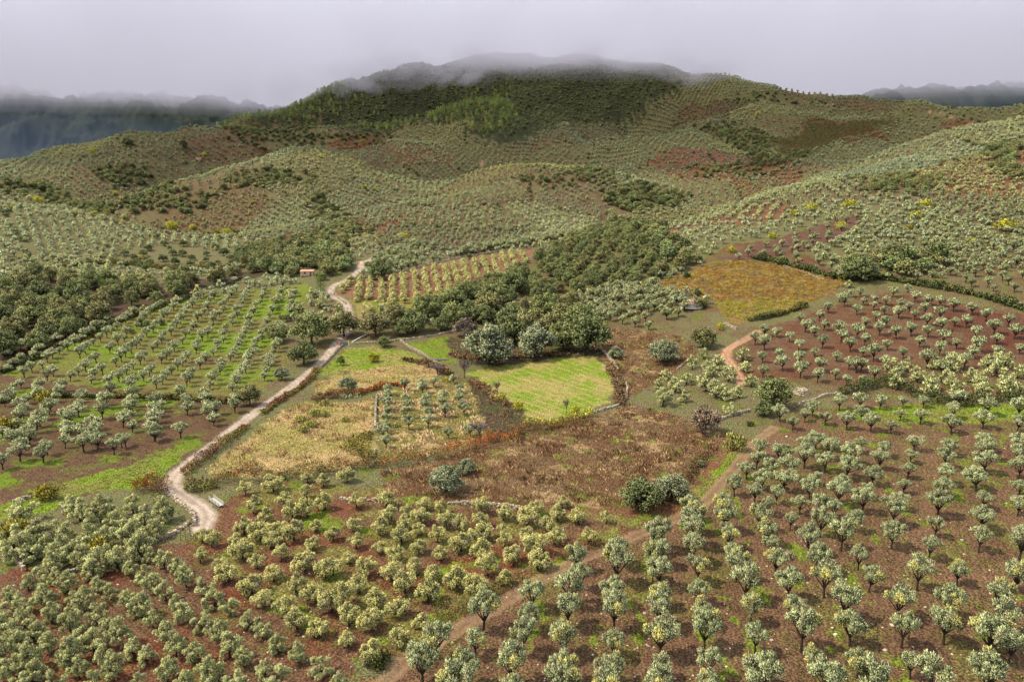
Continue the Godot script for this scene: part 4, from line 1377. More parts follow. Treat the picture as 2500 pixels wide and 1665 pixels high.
	scatter("pine_woods", "bright green pine woods below the cloud on the mountain", "pine wood", pines)
	scatter("scrub", "dark evergreen scrub covering the mountain below the cloud", "scrub", scrubs)

# ---------------------------------------------------------------- hedges, shrubs, grasses
func hedge(px: Array, z: Array, wide: float, tall: float, cols: Array, label: String, category := "hedge", dense := 1.0, called := "bramble_hedge", up := 0.0):
	var r := RandomNumberGenerator.new()
	r.seed = 300 + int(px[0]) + int(px[1])
	var pts := smooth_line(poly_from(px, z[0], z[1], z[2]))
	var base := spot(pts[0].x, pts[0].y)
	var out := Leaves.new()
	var stems := Leaves.new()
	var carry := 0.0
	var d := CAM.distance_to(base)
	var leaf := clampf(d * 0.0016, 0.16, 0.5)
	for i in pts.size() - 1:
		var seg := pts[i + 1] - pts[i]
		var length := seg.length()
		var side := Vector2(-seg.y, seg.x).normalized()
		while carry < length:
			var q := pts[i] + seg * (carry / length)
			carry += r.randf_range(0.5, 0.85)
			var gap := n_mid.get_noise_2d(q.x * 1.6, q.y * 1.6 + 77.0)
			var size := clampf(0.95 + gap * 0.9, 0.5, 1.4)
			for k in 4:
				var o := side * (wide * 0.5 * r.randf_range(-1.0, 1.0) * minf(size, 1.1))
				var p := spot(q.x + o.x, q.y + o.y) - base
				var h := tall * size * r.randf_range(0.3, 0.85)
				var c: Vector3 = cols[0].lerp(cols[1], clampf(0.5 + 1.6 * n_mid.get_noise_2d(q.x * 0.9 + 50.0, q.y * 0.9) + r.randf_range(-0.25, 0.25), 0.0, 1.0))
				if cols.size() > 2 and r.randf() < 0.14: c = cols[2]
				clump(out, r, p + Vector3(0, h, 0), Vector3(0.75, 0.55 * tall, 0.75) * size * r.randf_range(0.65, 1.05), int(44 * dense), leaf, leaf * 0.55, 0.3, c * 1.45, 0.25)
		carry -= length
	var o := mesh_node(called, out.mesh(), M.leaf_dark)
	o.position = base
	tag(o, label, category)

func shrub(mesh: ArrayMesh, u: float, v: float, wide: float, called: String, label: String, category: String, group := "", tall := 1.0):
	var s := 1.0
	var p := Vector3.ZERO
	for i in 3:
		p = ground(u, v, 0.45 * s * tall)
		s = wide * CAM.distance_to(p) / FOCAL / 1.9
	var o := thing(called, label, category, p - Vector3(0, 0.1, 0), rng.randf_range(0, TAU), group)
	o.scale = Vector3(s, s * tall, s)
	if not M.has("stems"):
		var wood := Leaves.new()
		for k in 7:
			var g := TAU * k / 7.0
			wood.limb(Vector3(cos(g) * 0.05, -0.1, sin(g) * 0.05), Vector3(cos(g) * 0.4, 0.55 + 0.05 * k, sin(g) * 0.4), 0.035, 0.015, Color(0.06, 0.045, 0.035), 5)
		M.stems = wood.mesh()
	mesh_node("stem", M.stems, M.plain, o)
	mesh_node("foliage", mesh, M.leaf, o)

func build_small_plants():
	var brown := Vector3(0.085, 0.048, 0.026)
	var rust := Vector3(0.23, 0.075, 0.02)
	var dark := Vector3(0.055, 0.072, 0.026)
	var moss := Vector3(0.115, 0.105, 0.028)
	var lime := Vector3(0.26, 0.27, 0.045)
	var one := [0.0, 0.0, 1.0]
	hedge([458, 1188, 520, 1180, 640, 1172, 760, 1162, 880, 1146, 930, 1138], one, 3.8, 2.1, [brown * 1.1, Vector3(0.095, 0.085, 0.028), rust * 0.8], "brown-green bramble hedge along the foot of the straw-coloured plot")
	hedge([930, 1138, 1000, 1128, 1100, 1112, 1180, 1092, 1260, 1068, 1330, 1050, 1400, 1036], one, 4.2, 2.1, [rust, Vector3(0.12, 0.085, 0.03), brown], "rust-red bramble hedge running below the narrow olive plot")
	hedge([450, 1160, 478, 1138, 520, 1105, 560, 1076, 600, 1045], one, 2.2, 1.5, [brown, moss, rust * 0.7], "dark brown brambles between the dirt road and the straw-coloured plot")
	hedge([640, 1012, 690, 975, 740, 945, 775, 905], one, 1.8, 1.0, [brown * 1.2, moss, rust * 0.6], "low brown brambles along the upper road verge")
	hedge([770, 985, 800, 968, 850, 972, 905, 955, 930, 948], one, 2.4, 1.4, [rust * 0.8, brown * 1.2, moss], "rusty bramble bank under the compact oak")
	hedge([925, 945, 960, 940, 990, 946], one, 2.2, 1.5, [rust, rust * 0.8, brown], "bright rust bramble mound at the head of the narrow plot")
	hedge([900, 1060, 880, 1080, 850, 1100, 890, 1110, 905, 1125], one, 3.6, 1.3, [moss, moss * 0.8, Vector3(0.2, 0.15, 0.03)], "olive-coloured brambles swallowing the end of the dividing wall")
	hedge([0, 985, 100, 968, 300, 970, 450, 975, 560, 985], one, 2.0, 1.0, [dark * 0.9, moss * 0.8], "dark hedge line between the grassy slope and the brown grove", "hedge", 1.0, "hedge")
	hedge([1068, 1517, 1110, 1500, 1152, 1478], one, 2.6, 1.6, [dark, moss * 1.1, brown], "thick dark-green bush row on the lower track verge", "hedge", 1.2, "hedge")
	hedge([1152, 1478, 1185, 1455, 1221, 1444, 1278, 1417], one, 1.8, 1.1, [moss * 0.9, brown, dark], "brown-green bush row on the middle track verge", "hedge", 1.0, "hedge")
	hedge([1374, 1367, 1430, 1345, 1481, 1329], one, 1.8, 1.0, [moss, brown, dark], "scrubby bushes on the upper track verge", "hedge", 1.0, "hedge")
	hedge([1645, 1200, 1670, 1180, 1695, 1150, 1725, 1110], one, 2.0, 1.2, [brown * 1.1, moss, dark], "brown brambles along the ditch beside the bright grass", "hedge", 1.0)
	hedge([620, 340, 800, 380, 1000, 430, 1200, 492, 1450, 475], ZF, 2.6, 2.0, [dark, dark * 0.8, moss], "dark green hedge bordering the upper side of the bracken field", "hedge", 1.0, "hedge")
	hedge([1450, 475, 1700, 520, 1960, 560, 2200, 620, 2400, 690], ZF, 2.6, 2.0, [dark, dark * 0.8, moss], "dark hedge along the top of the ploughed red field", "hedge", 1.0, "hedge")
	hedge([600, 742, 700, 730, 850, 690, 960, 650], ZF, 1.8, 1.3, [moss * 0.8, dark, brown], "low hedge along the lower side of the bracken field", "hedge", 1.0, "hedge")
	hedge([1180, 1215, 1300, 1200, 1450, 1150, 1560, 1170, 1700, 1240, 1850, 1285, 2100, 1270, 2380, 1240], ZF, 3.4, 2.2, [dark * 0.8, dark, moss * 0.8], "dark overgrown ditch between the red field and the orchard", "hedge", 1.0, "hedge")
	hedge([335, 1205, 352, 1190, 385, 1195, 395, 1215], one, 2.6, 2.0, [brown * 0.9, rust * 0.5, Vector3(0.2, 0.13, 0.02)], "dark rusty bramble mound inside the road bend", "bush", 1.2)
	hedge([1150, 932, 1195, 962, 1240, 992], one, 2.2, 1.1, [Vector3(0.17, 0.115, 0.065), brown * 1.3, moss], "dry brown weeds along the lower edge of the mown meadow", "weeds", 1.0, "weed_bank")
	hedge([1285, 1035, 1330, 1040, 1400, 1026, 1450, 1014], one, 2.0, 1.6, [moss * 1.4, lime * 0.8, Vector3(0.5, 0.4, 0.04)], "yellow-green shrubs at the bottom corner of the mown meadow", "hedge", 0.8, "hedge")
	hedge([1488, 893, 1506, 930, 1516, 965, 1512, 990], one, 2.4, 1.0, [Vector3(0.15, 0.10, 0.065), brown * 1.3, moss], "dead brown weeds between the meadow and its side wall", "weeds", 1.0, "weed_bank")
	hedge([0, 912, 100, 872, 200, 822, 330, 770, 480, 722], one, 2.4, 1.6, [dark * 0.8, dark, moss * 0.7], "dark hedge along the top of the grassy slope", "hedge", 0.9, "hedge")
	hedge([985, 880, 1040, 890, 1075, 902, 1100, 918], one, 2.6, 1.3, [Vector3(0.13, 0.085, 0.06), brown * 1.2, moss], "brown thicket below the puddle wall", "hedge", 1.0, "hedge")
	hedge([455, 1195, 470, 1205, 500, 1195, 530, 1190], one, 2.2, 1.3, [dark * 1.2, moss * 1.1], "green brambles on the inner side of the road bend", "hedge", 1.1)
	hedge([150, 650, 300, 640, 420, 660, 560, 655, 640, 650], one, 4.0, 2.0, [dark, moss * 0.8], "dark undergrowth at the foot of the olive spur", "hedge", 0.6, "hedge")
	hedge([1100, 865, 1150, 880, 1280, 872, 1390, 868], one, 1.6, 0.8, [brown * 1.3, Vector3(0.15, 0.10, 0.055)], "strip of dead brown weeds under the pale oaks", "weeds", 1.0, "weed_bank")
	# broom and other single shrubs
	var broom := make_bush(201, Vector3(0.23, 0.24, 0.075), Vector3(0.30, 0.29, 0.08), 1.3, 1.2)
	var yellow := make_bush(202, Vector3(0.50, 0.43, 0.03), Vector3(0.36, 0.38, 0.05), 0.6, 0.8)
	var deep := make_bush(203, Vector3(0.06, 0.085, 0.024), Vector3(0.10, 0.11, 0.03), 0.5, 1.1)
	var mustard := make_bush(204, Vector3(0.28, 0.24, 0.03), Vector3(0.15, 0.14, 0.03), 0.5, 1.0)
	var russet := make_bush(205, Vector3(0.15, 0.045, 0.02), Vector3(0.10, 0.045, 0.022), 0.9, 0.8)
	for b in [[735, 1024, 34], [765, 1009, 36], [739, 1047, 36], [792, 1010, 30], [760, 1035, 34], [842, 1024, 24]]:
		shrub(broom, b[0], b[1], b[2], "broom_shrub", "pale yellow-green broom shrub in the straw-coloured plot", "shrub", "broom shrubs of the dry plot")
	shrub(broom, 792, 982, 26, "broom_shrub", "bright broom shrub at the upper rim of the straw-coloured plot", "shrub")
	shrub(broom, 1795, 1080, 58, "broom_shrub", "large lime-green shrub beside the bright grass strip", "shrub", "", 1.3)
	shrub(deep, 1831, 1034, 22, "shrub", "small dark-green shrub below the short stone wall", "shrub", "", 1.2)
	shrub(deep, 926, 1612, 62, "shrub", "dark round shrub at the near end of the track", "shrub", "", 1.1)
	shrub(mustard, 118, 1200, 62, "shrub", "mustard-yellow shrub on the bright grass above the terraces", "shrub")
	shrub(mustard, 248, 1335, 66, "shrub", "mustard-green shrub among the bushy terrace olives", "shrub", "", 1.2)
	shrub(mustard, 228, 1240, 40, "shrub", "yellow-brown shrub behind the terrace olives", "shrub", "", 1.2)
	shrub(mustard, 28, 1300, 70, "shrub", "dark mustard shrub at the end of the terraces", "shrub", "", 1.3)
	shrub(mustard, 110, 968, 46, "shrub", "dark yellow-green shrub on the hedge line of the grassy slope", "shrub")
	shrub(mustard, 20, 1030, 50, "shrub", "dark shrub below the hedge line in the brown grove", "shrub")
	shrub(deep, 1712, 742, 46, "shrub", "dark ivy bush leaning over the ruined round hut", "shrub", "", 0.9)
	shrub(yellow, 1265, 992, 30, "yellow_shrub", "golden shrub at the lower tip of the mown meadow's hedge", "shrub", "", 1.5)
	shrub(yellow, 1405, 1004, 26, "yellow_shrub", "golden upright shrub on the meadow's bottom edge", "shrub", "", 1.8)
	shrub(yellow, 1223, 972, 34, "yellow_shrub", "yellow-green shrub beside the bare sapling", "shrub", "", 1.1)
	shrub(yellow, 1086, 927, 24, "yellow_shrub", "yellow-green shrub at the top of the narrow plot", "shrub")
	shrub(yellow, 1758, 798, 20, "yellow_shrub", "pale yellow shrub against the short wall under the bracken", "shrub", "", 1.6)
	for b in [[90, 488, 22], [57, 471, 14], [72, 481, 14], [23, 509, 20], [182, 522, 22], [231, 520, 16], [256, 516, 16], [302, 530, 16], [417, 551, 30], [471, 555, 20], [532, 566, 24], [551, 566, 24], [570, 562, 24], [616, 494, 16], [279, 471, 14], [499, 377, 14], [226, 369, 18], [784, 381, 16], [888, 457, 20], [804, 464, 12], [884, 344, 12], [930, 346, 16], [915, 461, 14], [984, 579, 32], [1009, 570, 14], [1485, 364, 14], [1512, 546, 26], [1853, 276, 14], [1983, 507, 30], [2073, 499, 34], [1939, 520, 24], [2264, 499, 32], [2235, 524, 26], [2218, 553, 20], [2055, 551, 26], [1885, 576, 24], [2453, 551, 40], [2480, 555, 36], [2377, 592, 24], [1786, 609, 24], [340, 628, 14], [650, 628, 12], [1156, 604, 16], [1150, 695, 14]]:
		var bright := rng.randf() < 0.7
		var where := "on the olive spur above the ravine" if b[0] < 600 and b[1] > 450 else "on the crest of the olive hill" if b[0] < 600 else "in the groves above the road fork" if b[0] < 1100 else "on the terraced hillside above the oak wood" if b[0] < 1780 else "on the slope above the bracken field"
		var big := "large" if b[2] > 25 else "small"
		var what := "%s %s shrub among olives %s" % [big, "bright yellow" if bright else "dull mustard", where]
		shrub(yellow if bright else mustard, b[0], b[1], b[2], "yellow_shrub", what, "shrub", what.replace("shrub", "shrubs"), 1.1)
	for b in [[15, 864], [34, 858], [57, 858], [76, 844], [92, 841], [103, 845], [122, 837], [120, 825], [149, 837], [195, 831], [226, 821], [271, 802], [44, 862], [68, 852], [110, 848], [85, 850]]:
		shrub(russet, b[0], b[1], 15, "russet_sapling", "small russet sapling on the top corner of the grassy slope", "sapling", "russet saplings on the grassy slope", 1.4)
	# trees that stand alone
	var lemon := make_oak(95, Vector3(0.34, 0.36, 0.03), 0.8)
	var sprout := make_oak(96, Vector3(0.12, 0.19, 0.035), 0.5)
	planted(lemon, 912, 884, 4.2, "lemon_tree", "yellow-green lemon tree with a pale trunk on the small green field", "fruit tree")
	planted(sprout, 832, 892, 2.9, "fruit_tree", "small dark-green fruit tree near the wall of the small green field", "fruit tree", 1.4)
	var pine := make_pine(77, Vector3(0.10, 0.17, 0.035), 1.2)
	var t := thing("pine_tree", "bright green pine standing above the road's first bend", "pine tree", ground(783, 722))
	t.scale = Vector3(1.25, 1.15, 1.25)
	mesh_node("trunk", pine[0], M.plain, t)
	mesh_node("crown", pine[1], M.leaf, t)
	t = thing("pine_tree", "yellow-green pine among the dark oaks of the ravine", "pine tree", ground(253, 722))
	t.scale = Vector3(1.15, 1.05, 1.15)
	mesh_node("trunk", pine[0], M.plain, t)
	mesh_node("crown", pine[1], M.leaf, t)
	var ash := make_oak(97, Vector3(0.20, 0.165, 0.13), 0.5, true)
	var pink := make_oak(98, Vector3(0.25, 0.19, 0.135), 0.55, true)
	planted(ash, 1135, 822, 9.2, "almond_tree", "greyish half-bare almond tree in front of the dark oak belt", "almond tree")
	planted(pink, 1722, 1058, 7.4, "almond_tree", "pinkish-brown half-bare almond tree at the corner of the scrub field", "almond tree", 1.15)
	var bare := make_bare(120, Color(0.20, 0.165, 0.155))
	var violet := make_bare(121, Color(0.24, 0.19, 0.20))
	planted(bare, 1134, 924, 5.2, "bare_tree", "thin leafless tree at the upper tip of the narrow plot", "bare tree", 1.5)
	planted(violet, 1068, 914, 5.6, "bare_tree", "spreading leafless violet-grey shrub below the puddle wall", "bare tree", 0.85)
	planted(violet, 1171, 1076, 5.6, "bare_tree", "leafless fan-shaped tree above the rust-red hedge", "bare tree", 1.2)
	planted(bare, 1214, 962, 3.2, "bare_tree", "bare sapling at the lower edge of the mown meadow", "bare tree", 1.6)
	planted(bare, 1383, 1008, 2.2, "bare_tree", "thin bare sapling on the meadow's bottom hedge", "bare tree", 2.2)
	prickly_pear(855, 972)
	build_grasses()

func planted(form: Array, u: float, v: float, wide: float, called: String, label: String, category: String, tall := 1.0):
	var p := ground(u, v)
	var t := thing(called, label, category, p, rng.randf_range(0, TAU))
	var s := wide / 3.9
	t.scale = Vector3(s, s * tall, s)
	mesh_node("trunk", form[0], M.plain, t)
	mesh_node("crown", form[1], M.leaf, t)

func prickly_pear(u: float, v: float):
	var p := ground(u, v)
	var r := RandomNumberGenerator.new()
	r.seed = 9
	var t := thing("prickly_pear", "clump of pale green prickly pear under the rusty bramble bank", "cactus", p)
	var col := Color(0.22, 0.27, 0.14)
	var pad := SphereMesh.new()
	pad.radius = 0.5
	pad.height = 1.0
	pad.radial_segments = 10
	pad.rings = 5
	var m := StandardMaterial3D.new()
	m.albedo_color = col.linear_to_srgb()
	m.roughness = 0.7
	for i in 46:
		var o := mesh_node("pad", pad, m, t)
		var q := Vector2(r.randf_range(-2.8, 2.8), r.randf_range(-1.0, 1.0))
		o.position = Vector3(q.x, height(p.x + q.x, p.z + q.y) - p.y + r.randf_range(0.15, 1.25), q.y)
		o.rotation = Vector3(r.randf_range(-0.5, 0.5), r.randf_range(0, TAU), r.randf_range(-0.5, 0.5))
		o.scale = Vector3(0.34, 0.5, 0.09) * r.randf_range(0.8, 1.25)

# [kind of plot, tufts per square metre, height, colours]
func build_grasses():
	var r := RandomNumberGenerator.new()
	r.seed = 41
	var blades := make_tuft(1, 9, 0.42, 0.09, 0.28, Vector3.ONE)
	var tall := make_tuft(2, 12, 0.85, 0.10, 0.34, Vector3.ONE)
	var low := make_tuft(3, 10, 0.20, 0.11, 0.30, Vector3.ONE)
	var leafy := make_bush(207, Vector3.ONE, Vector3.ONE * 0.8, 0.6, 0.16)
	var grass := {}
	var want := {
		"dry_grass": [1.5, 0, [Vector3(0.62, 0.46, 0.20), Vector3(0.48, 0.42, 0.13), Vector3(0.36, 0.24, 0.11)]],
		"old_plot": [1.6, 0, [Vector3(0.38, 0.36, 0.10), Vector3(0.28, 0.32, 0.06), Vector3(0.68, 0.50, 0.28)]],
		"brown_scrub": [1.7, 0, [Vector3(0.24, 0.14, 0.07), Vector3(0.46, 0.31, 0.16), Vector3(0.17, 0.10, 0.05)]],
		"scrub": [1.5, 0, [Vector3(0.27, 0.175, 0.10), Vector3(0.19, 0.125, 0.075)]],
		"meadow": [2.2, 2, [Vector3(0.17, 0.23, 0.03), Vector3(0.23, 0.22, 0.05)]],
		"hay_meadow": [0.3, 2, [Vector3(0.15, 0.21, 0.025), Vector3(0.22, 0.21, 0.045)]],
		"bright_grass": [2.0, 2, [Vector3(0.14, 0.22, 0.02), Vector3(0.20, 0.22, 0.035)]],
		"orchard_soil": [1.1, 2, [Vector3(0.15, 0.17, 0.03), Vector3(0.17, 0.13, 0.05), Vector3(0.12, 0.19, 0.02)]],
		"grove_soil": [1.2, 2, [Vector3(0.15, 0.17, 0.03), Vector3(0.18, 0.15, 0.05)]],
		"green_grove": [0.55, 2, [Vector3(0.15, 0.19, 0.03), Vector3(0.20, 0.18, 0.05)]],
		"brown_grove": [0.5, 2, [Vector3(0.15, 0.14, 0.04), Vector3(0.14, 0.09, 0.045)]],
		"bracken": [1.0, 3, [Vector3(0.36, 0.19, 0.045), Vector3(0.46, 0.37, 0.05), Vector3(0.28, 0.18, 0.075)]],
		"orchard_grass": [0.6, 2, [Vector3(0.28, 0.22, 0.06), Vector3(0.17, 0.19, 0.035)]],
	}
	var by_shape := [[], [], [], []]
	for p in plots:
		if not want.has(p.kind): continue
		var w: Array = want[p.kind]
		var box: Rect2 = p.box
		if box.get_center().y < -420.0: continue
		var n := int(box.get_area() * w[0])
		for i in n:
			var q := box.position + Vector2(r.randf(), r.randf()) * box.size
			if not Geometry2D.is_point_in_polygon(q, p.poly): continue
			var m := n_mid.get_noise_2d(q.x * 1.5 + 20.0, q.y * 1.5)
			if p.kind in ["orchard_soil", "grove_soil", "green_grove", "brown_grove", "orchard_grass"] and m < r.randf_range(-0.35, 0.25): continue
			if plot_at(q.x, q.y) != p.kind: continue
			var blocked := false
			for l in lines:
				if l.box.has_point(q) and line_distance(l.pts, q) < l.half + 0.2: blocked = true
			if blocked: continue
			var at := spot(q.x, q.y)
			if not in_view(at, 10.0): continue
			var cs: Array = w[2]
			var pick := clampf((0.5 + m * 1.5 + r.randf_range(-0.3, 0.3)) * cs.size(), 0.0, cs.size() - 0.01)
			var c: Vector3 = cs[int(pick)]
			if p.kind == "bracken":
				# rusty on the upper side, yellow towards the lower
				var px := pixel_of(at)
				if px.y > 735.0 and r.randf() < 0.75: c = cs[1] * Vector3(0.8, 1.0, 1.0)
			c *= r.randf_range(0.75, 1.25)
			var shape: int = w[1]
			if shape == 0 and m > 0.12 and r.randf() < 0.5: shape = 1
			by_shape[shape].append([placed(at, r.randf_range(0.7, 1.35) * (0.85 if shape == 3 else 1.0), r), Color(c.x, c.y, c.z)])
	for i in 26000:
		var q := Vector2(r.randf_range(-170.0, 240.0), r.randf_range(-330.0, -60.0))
		var at := spot(q.x, q.y)
		if not in_view(at, 5.0) or plot_at(q.x, q.y) != "": continue
		var skip := false
		for l in lines:
			if l.box.has_point(q) and line_distance(l.pts, q) < l.half + 0.2: skip = true
		if skip: continue
		var m := n_mid.get_noise_2d(q.x * 1.5 + 20.0, q.y * 1.5) + r.randf_range(-0.25, 0.25)
		var c := Vector3(0.30, 0.21, 0.11) if m < -0.1 else Vector3(0.25, 0.23, 0.075) if m < 0.2 else Vector3(0.20, 0.25, 0.05)
		c *= r.randf_range(0.7, 1.25)
		by_shape[0 if m < 0.0 else 2].append([placed(at, r.randf_range(0.7, 1.4), r), Color(c.x, c.y, c.z)])
	scatter("grass", "dry and green grass tufts of the plots and groves", "grass", [[blades, M.leaf, by_shape[0], "blades"], [tall, M.leaf, by_shape[1], "blades"], [low, M.leaf, by_shape[2], "blades"]])
	scatter("bracken", "orange and yellow bracken fronds covering the sloping field", "bracken", [[leafy, M.leaf, by_shape[3], "fronds"]])
	print("tufts ", by_shape.map(func(a): return a.size()))

# ---------------------------------------------------------------- walls, huts and small things
class Blocks:
	var v := PackedVector3Array()
	var n := PackedVector3Array()
	var c := PackedColorArray()
	# a rough block: a box whose corners are knocked about
	func block(t: Transform3D, size: Vector3, col: Color, r: RandomNumberGenerator, rough := 0.16):
		var p := []
		for i in 8:
			var q := Vector3(size.x * (0.5 if i & 1 else -0.5), size.y * (0.5 if i & 2 else -0.5), size.z * (0.5 if i & 4 else -0.5))
			q += Vector3(r.randf_range(-1, 1) * size.x, r.randf_range(-1, 1) * size.y, r.randf_range(-1, 1) * size.z) * rough
			p.append(t * q)
		for f in [[0, 1, 3, 2], [4, 6, 7, 5], [0, 4, 5, 1], [2, 3, 7, 6], [0, 2, 6, 4], [1, 5, 7, 3]]:
			var nn: Vector3 = (p[f[2]] - p[f[0]]).cross(p[f[1]] - p[f[0]]).normalized()
			if nn.dot((p[f[0]] + p[f[2]]) * 0.5 - t.origin) < 0.0: nn = -nn
			for k in [0, 1, 2, 0, 2, 3]:
				v.append(p[f[k]]); n.append(nn); c.append(col)
	func mesh() -> ArrayMesh:
		var a := []
		a.resize(Mesh.ARRAY_MAX)
		a[Mesh.ARRAY_VERTEX] = v
		a[Mesh.ARRAY_NORMAL] = n
		a[Mesh.ARRAY_COLOR] = c
		var m := ArrayMesh.new()
		m.add_surface_from_arrays(Mesh.PRIMITIVE_TRIANGLES, a)
		return m

func stone_color(r: RandomNumberGenerator) -> Color:
	return tint(Vector3(0.33, 0.275, 0.195).lerp(Vector3(0.19, 0.17, 0.135), r.randf()), r.randf_range(0.6, 1.25))

func stone_wall(px: Array, tall: float, label: String, z: Array = [0.0, 0.0, 1.0]):
	var r := RandomNumberGenerator.new()
	r.seed = 700 + int(px[0] * 3 + px[1])
	var pts := poly_from(px, z[0], z[1], z[2])
	if pts.size() > 2: pts = smooth_line(pts)
	var base := spot(pts[0].x, pts[0].y)
	var out := Blocks.new()
	tall *= 0.8
	var rows := maxi(2, roundi(tall / 0.24))
	for i in pts.size() - 1:
		var seg := pts[i + 1] - pts[i]
		var turn := -seg.angle()
		var n := maxi(1, roundi(seg.length() / 0.42))
		for k in n:
			var sag := 0.72 + 0.9 * n_mid.get_noise_2d(pts[i].x * 2.0 + k * 0.3, pts[i].y * 2.0)
			for y in rows:
				if y == rows - 1 and r.randf() < 0.25: continue
				if float(y) / rows > sag + 0.25: continue
				for s in 2:
					var q := pts[i] + seg * ((k + r.randf_range(0.2, 0.8)) / n) + Vector2(-seg.y, seg.x).normalized() * (0.1 if s else -0.1)
					var at := spot(q.x, q.y, (y + 0.4) * tall / rows) - base
					out.block(Transform3D(Basis.from_euler(Vector3(r.randf_range(-0.2, 0.2), turn + r.randf_range(-0.3, 0.3), r.randf_range(-0.2, 0.2))), at), Vector3(r.randf_range(0.25, 0.5), tall / rows * r.randf_range(0.8, 1.4), r.randf_range(0.17, 0.3)), stone_color(r), r, 0.24)
	var o := mesh_node("stone_wall", out.mesh(), M.plain)
	o.position = base
	tag(o, label, "stone wall")

func build_walls_and_things():
	stone_wall([839, 843, 827, 852, 814, 866, 797, 885, 783, 897], 0.9, "pale dry-stone wall between the dirt road and the small green field")
	stone_wall([855, 841, 923, 837, 975, 832], 0.8, "long low dry-stone wall behind the lemon tree")
	stone_wall([975, 832, 983, 837, 996, 847, 1024, 862, 1049, 877, 1074, 893, 1096, 907], 1.1, "winding dry-stone wall dividing the small green field from the puddle")
	stone_wall([978, 831, 1009, 828, 1050, 821, 1080, 816, 1106, 809], 0.8, "dry-stone wall at the foot of the dark oak belt")
	stone_wall([920, 968, 917, 993, 916, 1006, 916, 1049], 1.1, "straight pale dry-stone wall dividing the straw-coloured plot from the narrow olive plot")
	stone_wall([914, 1098, 913, 1120], 0.9, "broken end of the dividing wall sticking out of the brambles")
	stone_wall([1464, 854, 1474, 861, 1483, 871, 1492, 881, 1499, 887, 1509, 907], 1.1, "crumbling dry-stone wall down the side of the mown meadow")
	stone_wall([1528, 938, 1533, 947, 1530, 961, 1530, 976], 1.1, "short upright wall stub beside the crowded olives")
	stone_wall([1524, 985, 1509, 990, 1492, 997, 1480, 1000, 1440, 1011], 0.8, "low stone wall along the meadow's bottom corner")
	stone_wall([1764, 1024, 1793, 1014, 1831, 1005], 0.9, "short pale stone wall between the almond tree and the stone-heap oak")
	stone_wall([1654, 902, 1665, 893, 1678, 881], 0.6, "tumbled rubble wall beside the broad grey-green oak")
	stone_wall([1948, 990, 1986, 978, 2021, 965, 2059, 963, 2097, 952, 2147, 944], 0.9, "long stone wall below the ploughed red field")
	stone_wall([1095, 1231, 1133, 1231, 1206, 1235, 1278, 1245], 0.8, "low stone wall behind the drooping olives")
	stone_wall([831, 1220, 870, 1222, 915, 1224], 0.7, "dark stone terrace edge behind the drooping olives near the bright grass")
	stone_wall([421, 1216, 452, 1240, 473, 1262, 474, 1284], 1.0, "retaining stone wall under the dirt road bend")
	stone_wall([19, 1337, 38, 1367, 57, 1394], 1.0, "grey stone wall at the end of the terraces")
	stone_wall([153, 1408, 180, 1396, 207, 1391], 0.9, "short stone terrace wall above the close rows")
	stone_wall([375, 1323, 421, 1308, 460, 1278], 0.7, "stone terrace wall climbing to the end of the road")
	stone_wall([31, 1226, 65, 1218, 92, 1213], 0.8, "stone wall under the mustard shrub")
	stone_wall([872, 684, 900, 676, 965, 667, 1035, 650, 1106, 633, 1190, 618, 1305, 603], 1.1, "dark stone wall along the top of the straight-row orchard")
	stone_wall([815, 715, 826, 729, 845, 742], 0.9, "stone wall on the inner side of the road's upper bend")
	stone_wall([1768, 791, 1784, 799, 1798, 805], 1.3, "short stone wall at the lower point of the bracken field")
	stone_wall([1914, 650, 1967, 667, 2013, 683], 0.7, "stone wall hidden in the hedge above the bracken field")
	stone_wall([2415, 724, 2460, 735, 2510, 748], 0.8, "stone wall at the top of the dark red earth")
	stone_wall([875, 951, 898, 948], 0.5, "white capped stone footing by the compact oak")
	stone_hut()
	round_ruin()
	small_hut(Vector2(1405, 541), 3.6, 2.2, 1.15, Color(0.30, 0.20, 0.15), "tiny brown-roofed stone hut at the end of the tended rows on the hill")
	small_hut(Vector2(1483, 406), 5.0, 2.0, -0.2, Color(0.08, 0.075, 0.075), "dark flat-roofed shed on the terraced hillside")
	small_hut(Vector2(484, 391), 4.6, 2.2, 0.3, Color(0.42, 0.27, 0.20), "pinkish hut on the far olive hill under the dark oaks")
	small_hut(Vector2(1372, 790), 3.4, 1.9, 0.4, Color(0.33, 0.33, 0.34), "grey-roofed shed hidden among the meadow oaks")
	field_gate()
	white_pipe()
	cattle_feeder()
	puddle()
	stone_heap()
	loose_stones()
	for a in [[1351, 1373], [966, 1602], [1297, 1400], [452, 1316], [440, 1320], [463, 1308]]:
		var p := ground(a[0], a[1])
		var o := Leaves.new()
		o.limb(Vector3(0, -0.3, 0), Vector3(0.05, 1.5, 0.02), 0.06, 0.045, Color(0.13, 0.09, 0.06), 6)
		o.limb(Vector3(0.05, 1.5, 0.02), Vector3(0.05, 1.53, 0.02), 0.045, 0.005, Color(0.16, 0.12, 0.09), 6)
		var m := mesh_node("fence_post", o.mesh(), M.plain)
		m.position = p
		tag(m, "weathered wooden fence post on the verge of the diagonal track" if a[0] > 600 else "weathered wooden fence post at the end of the dirt road", "fence post", "track fence posts" if a[0] > 600 else "road fence posts")

func plain(c: Color, rough := 0.9) -> StandardMaterial3D:
	var m := StandardMaterial3D.new()
	m.albedo_color = c.linear_to_srgb()
	m.roughness = rough
	return m

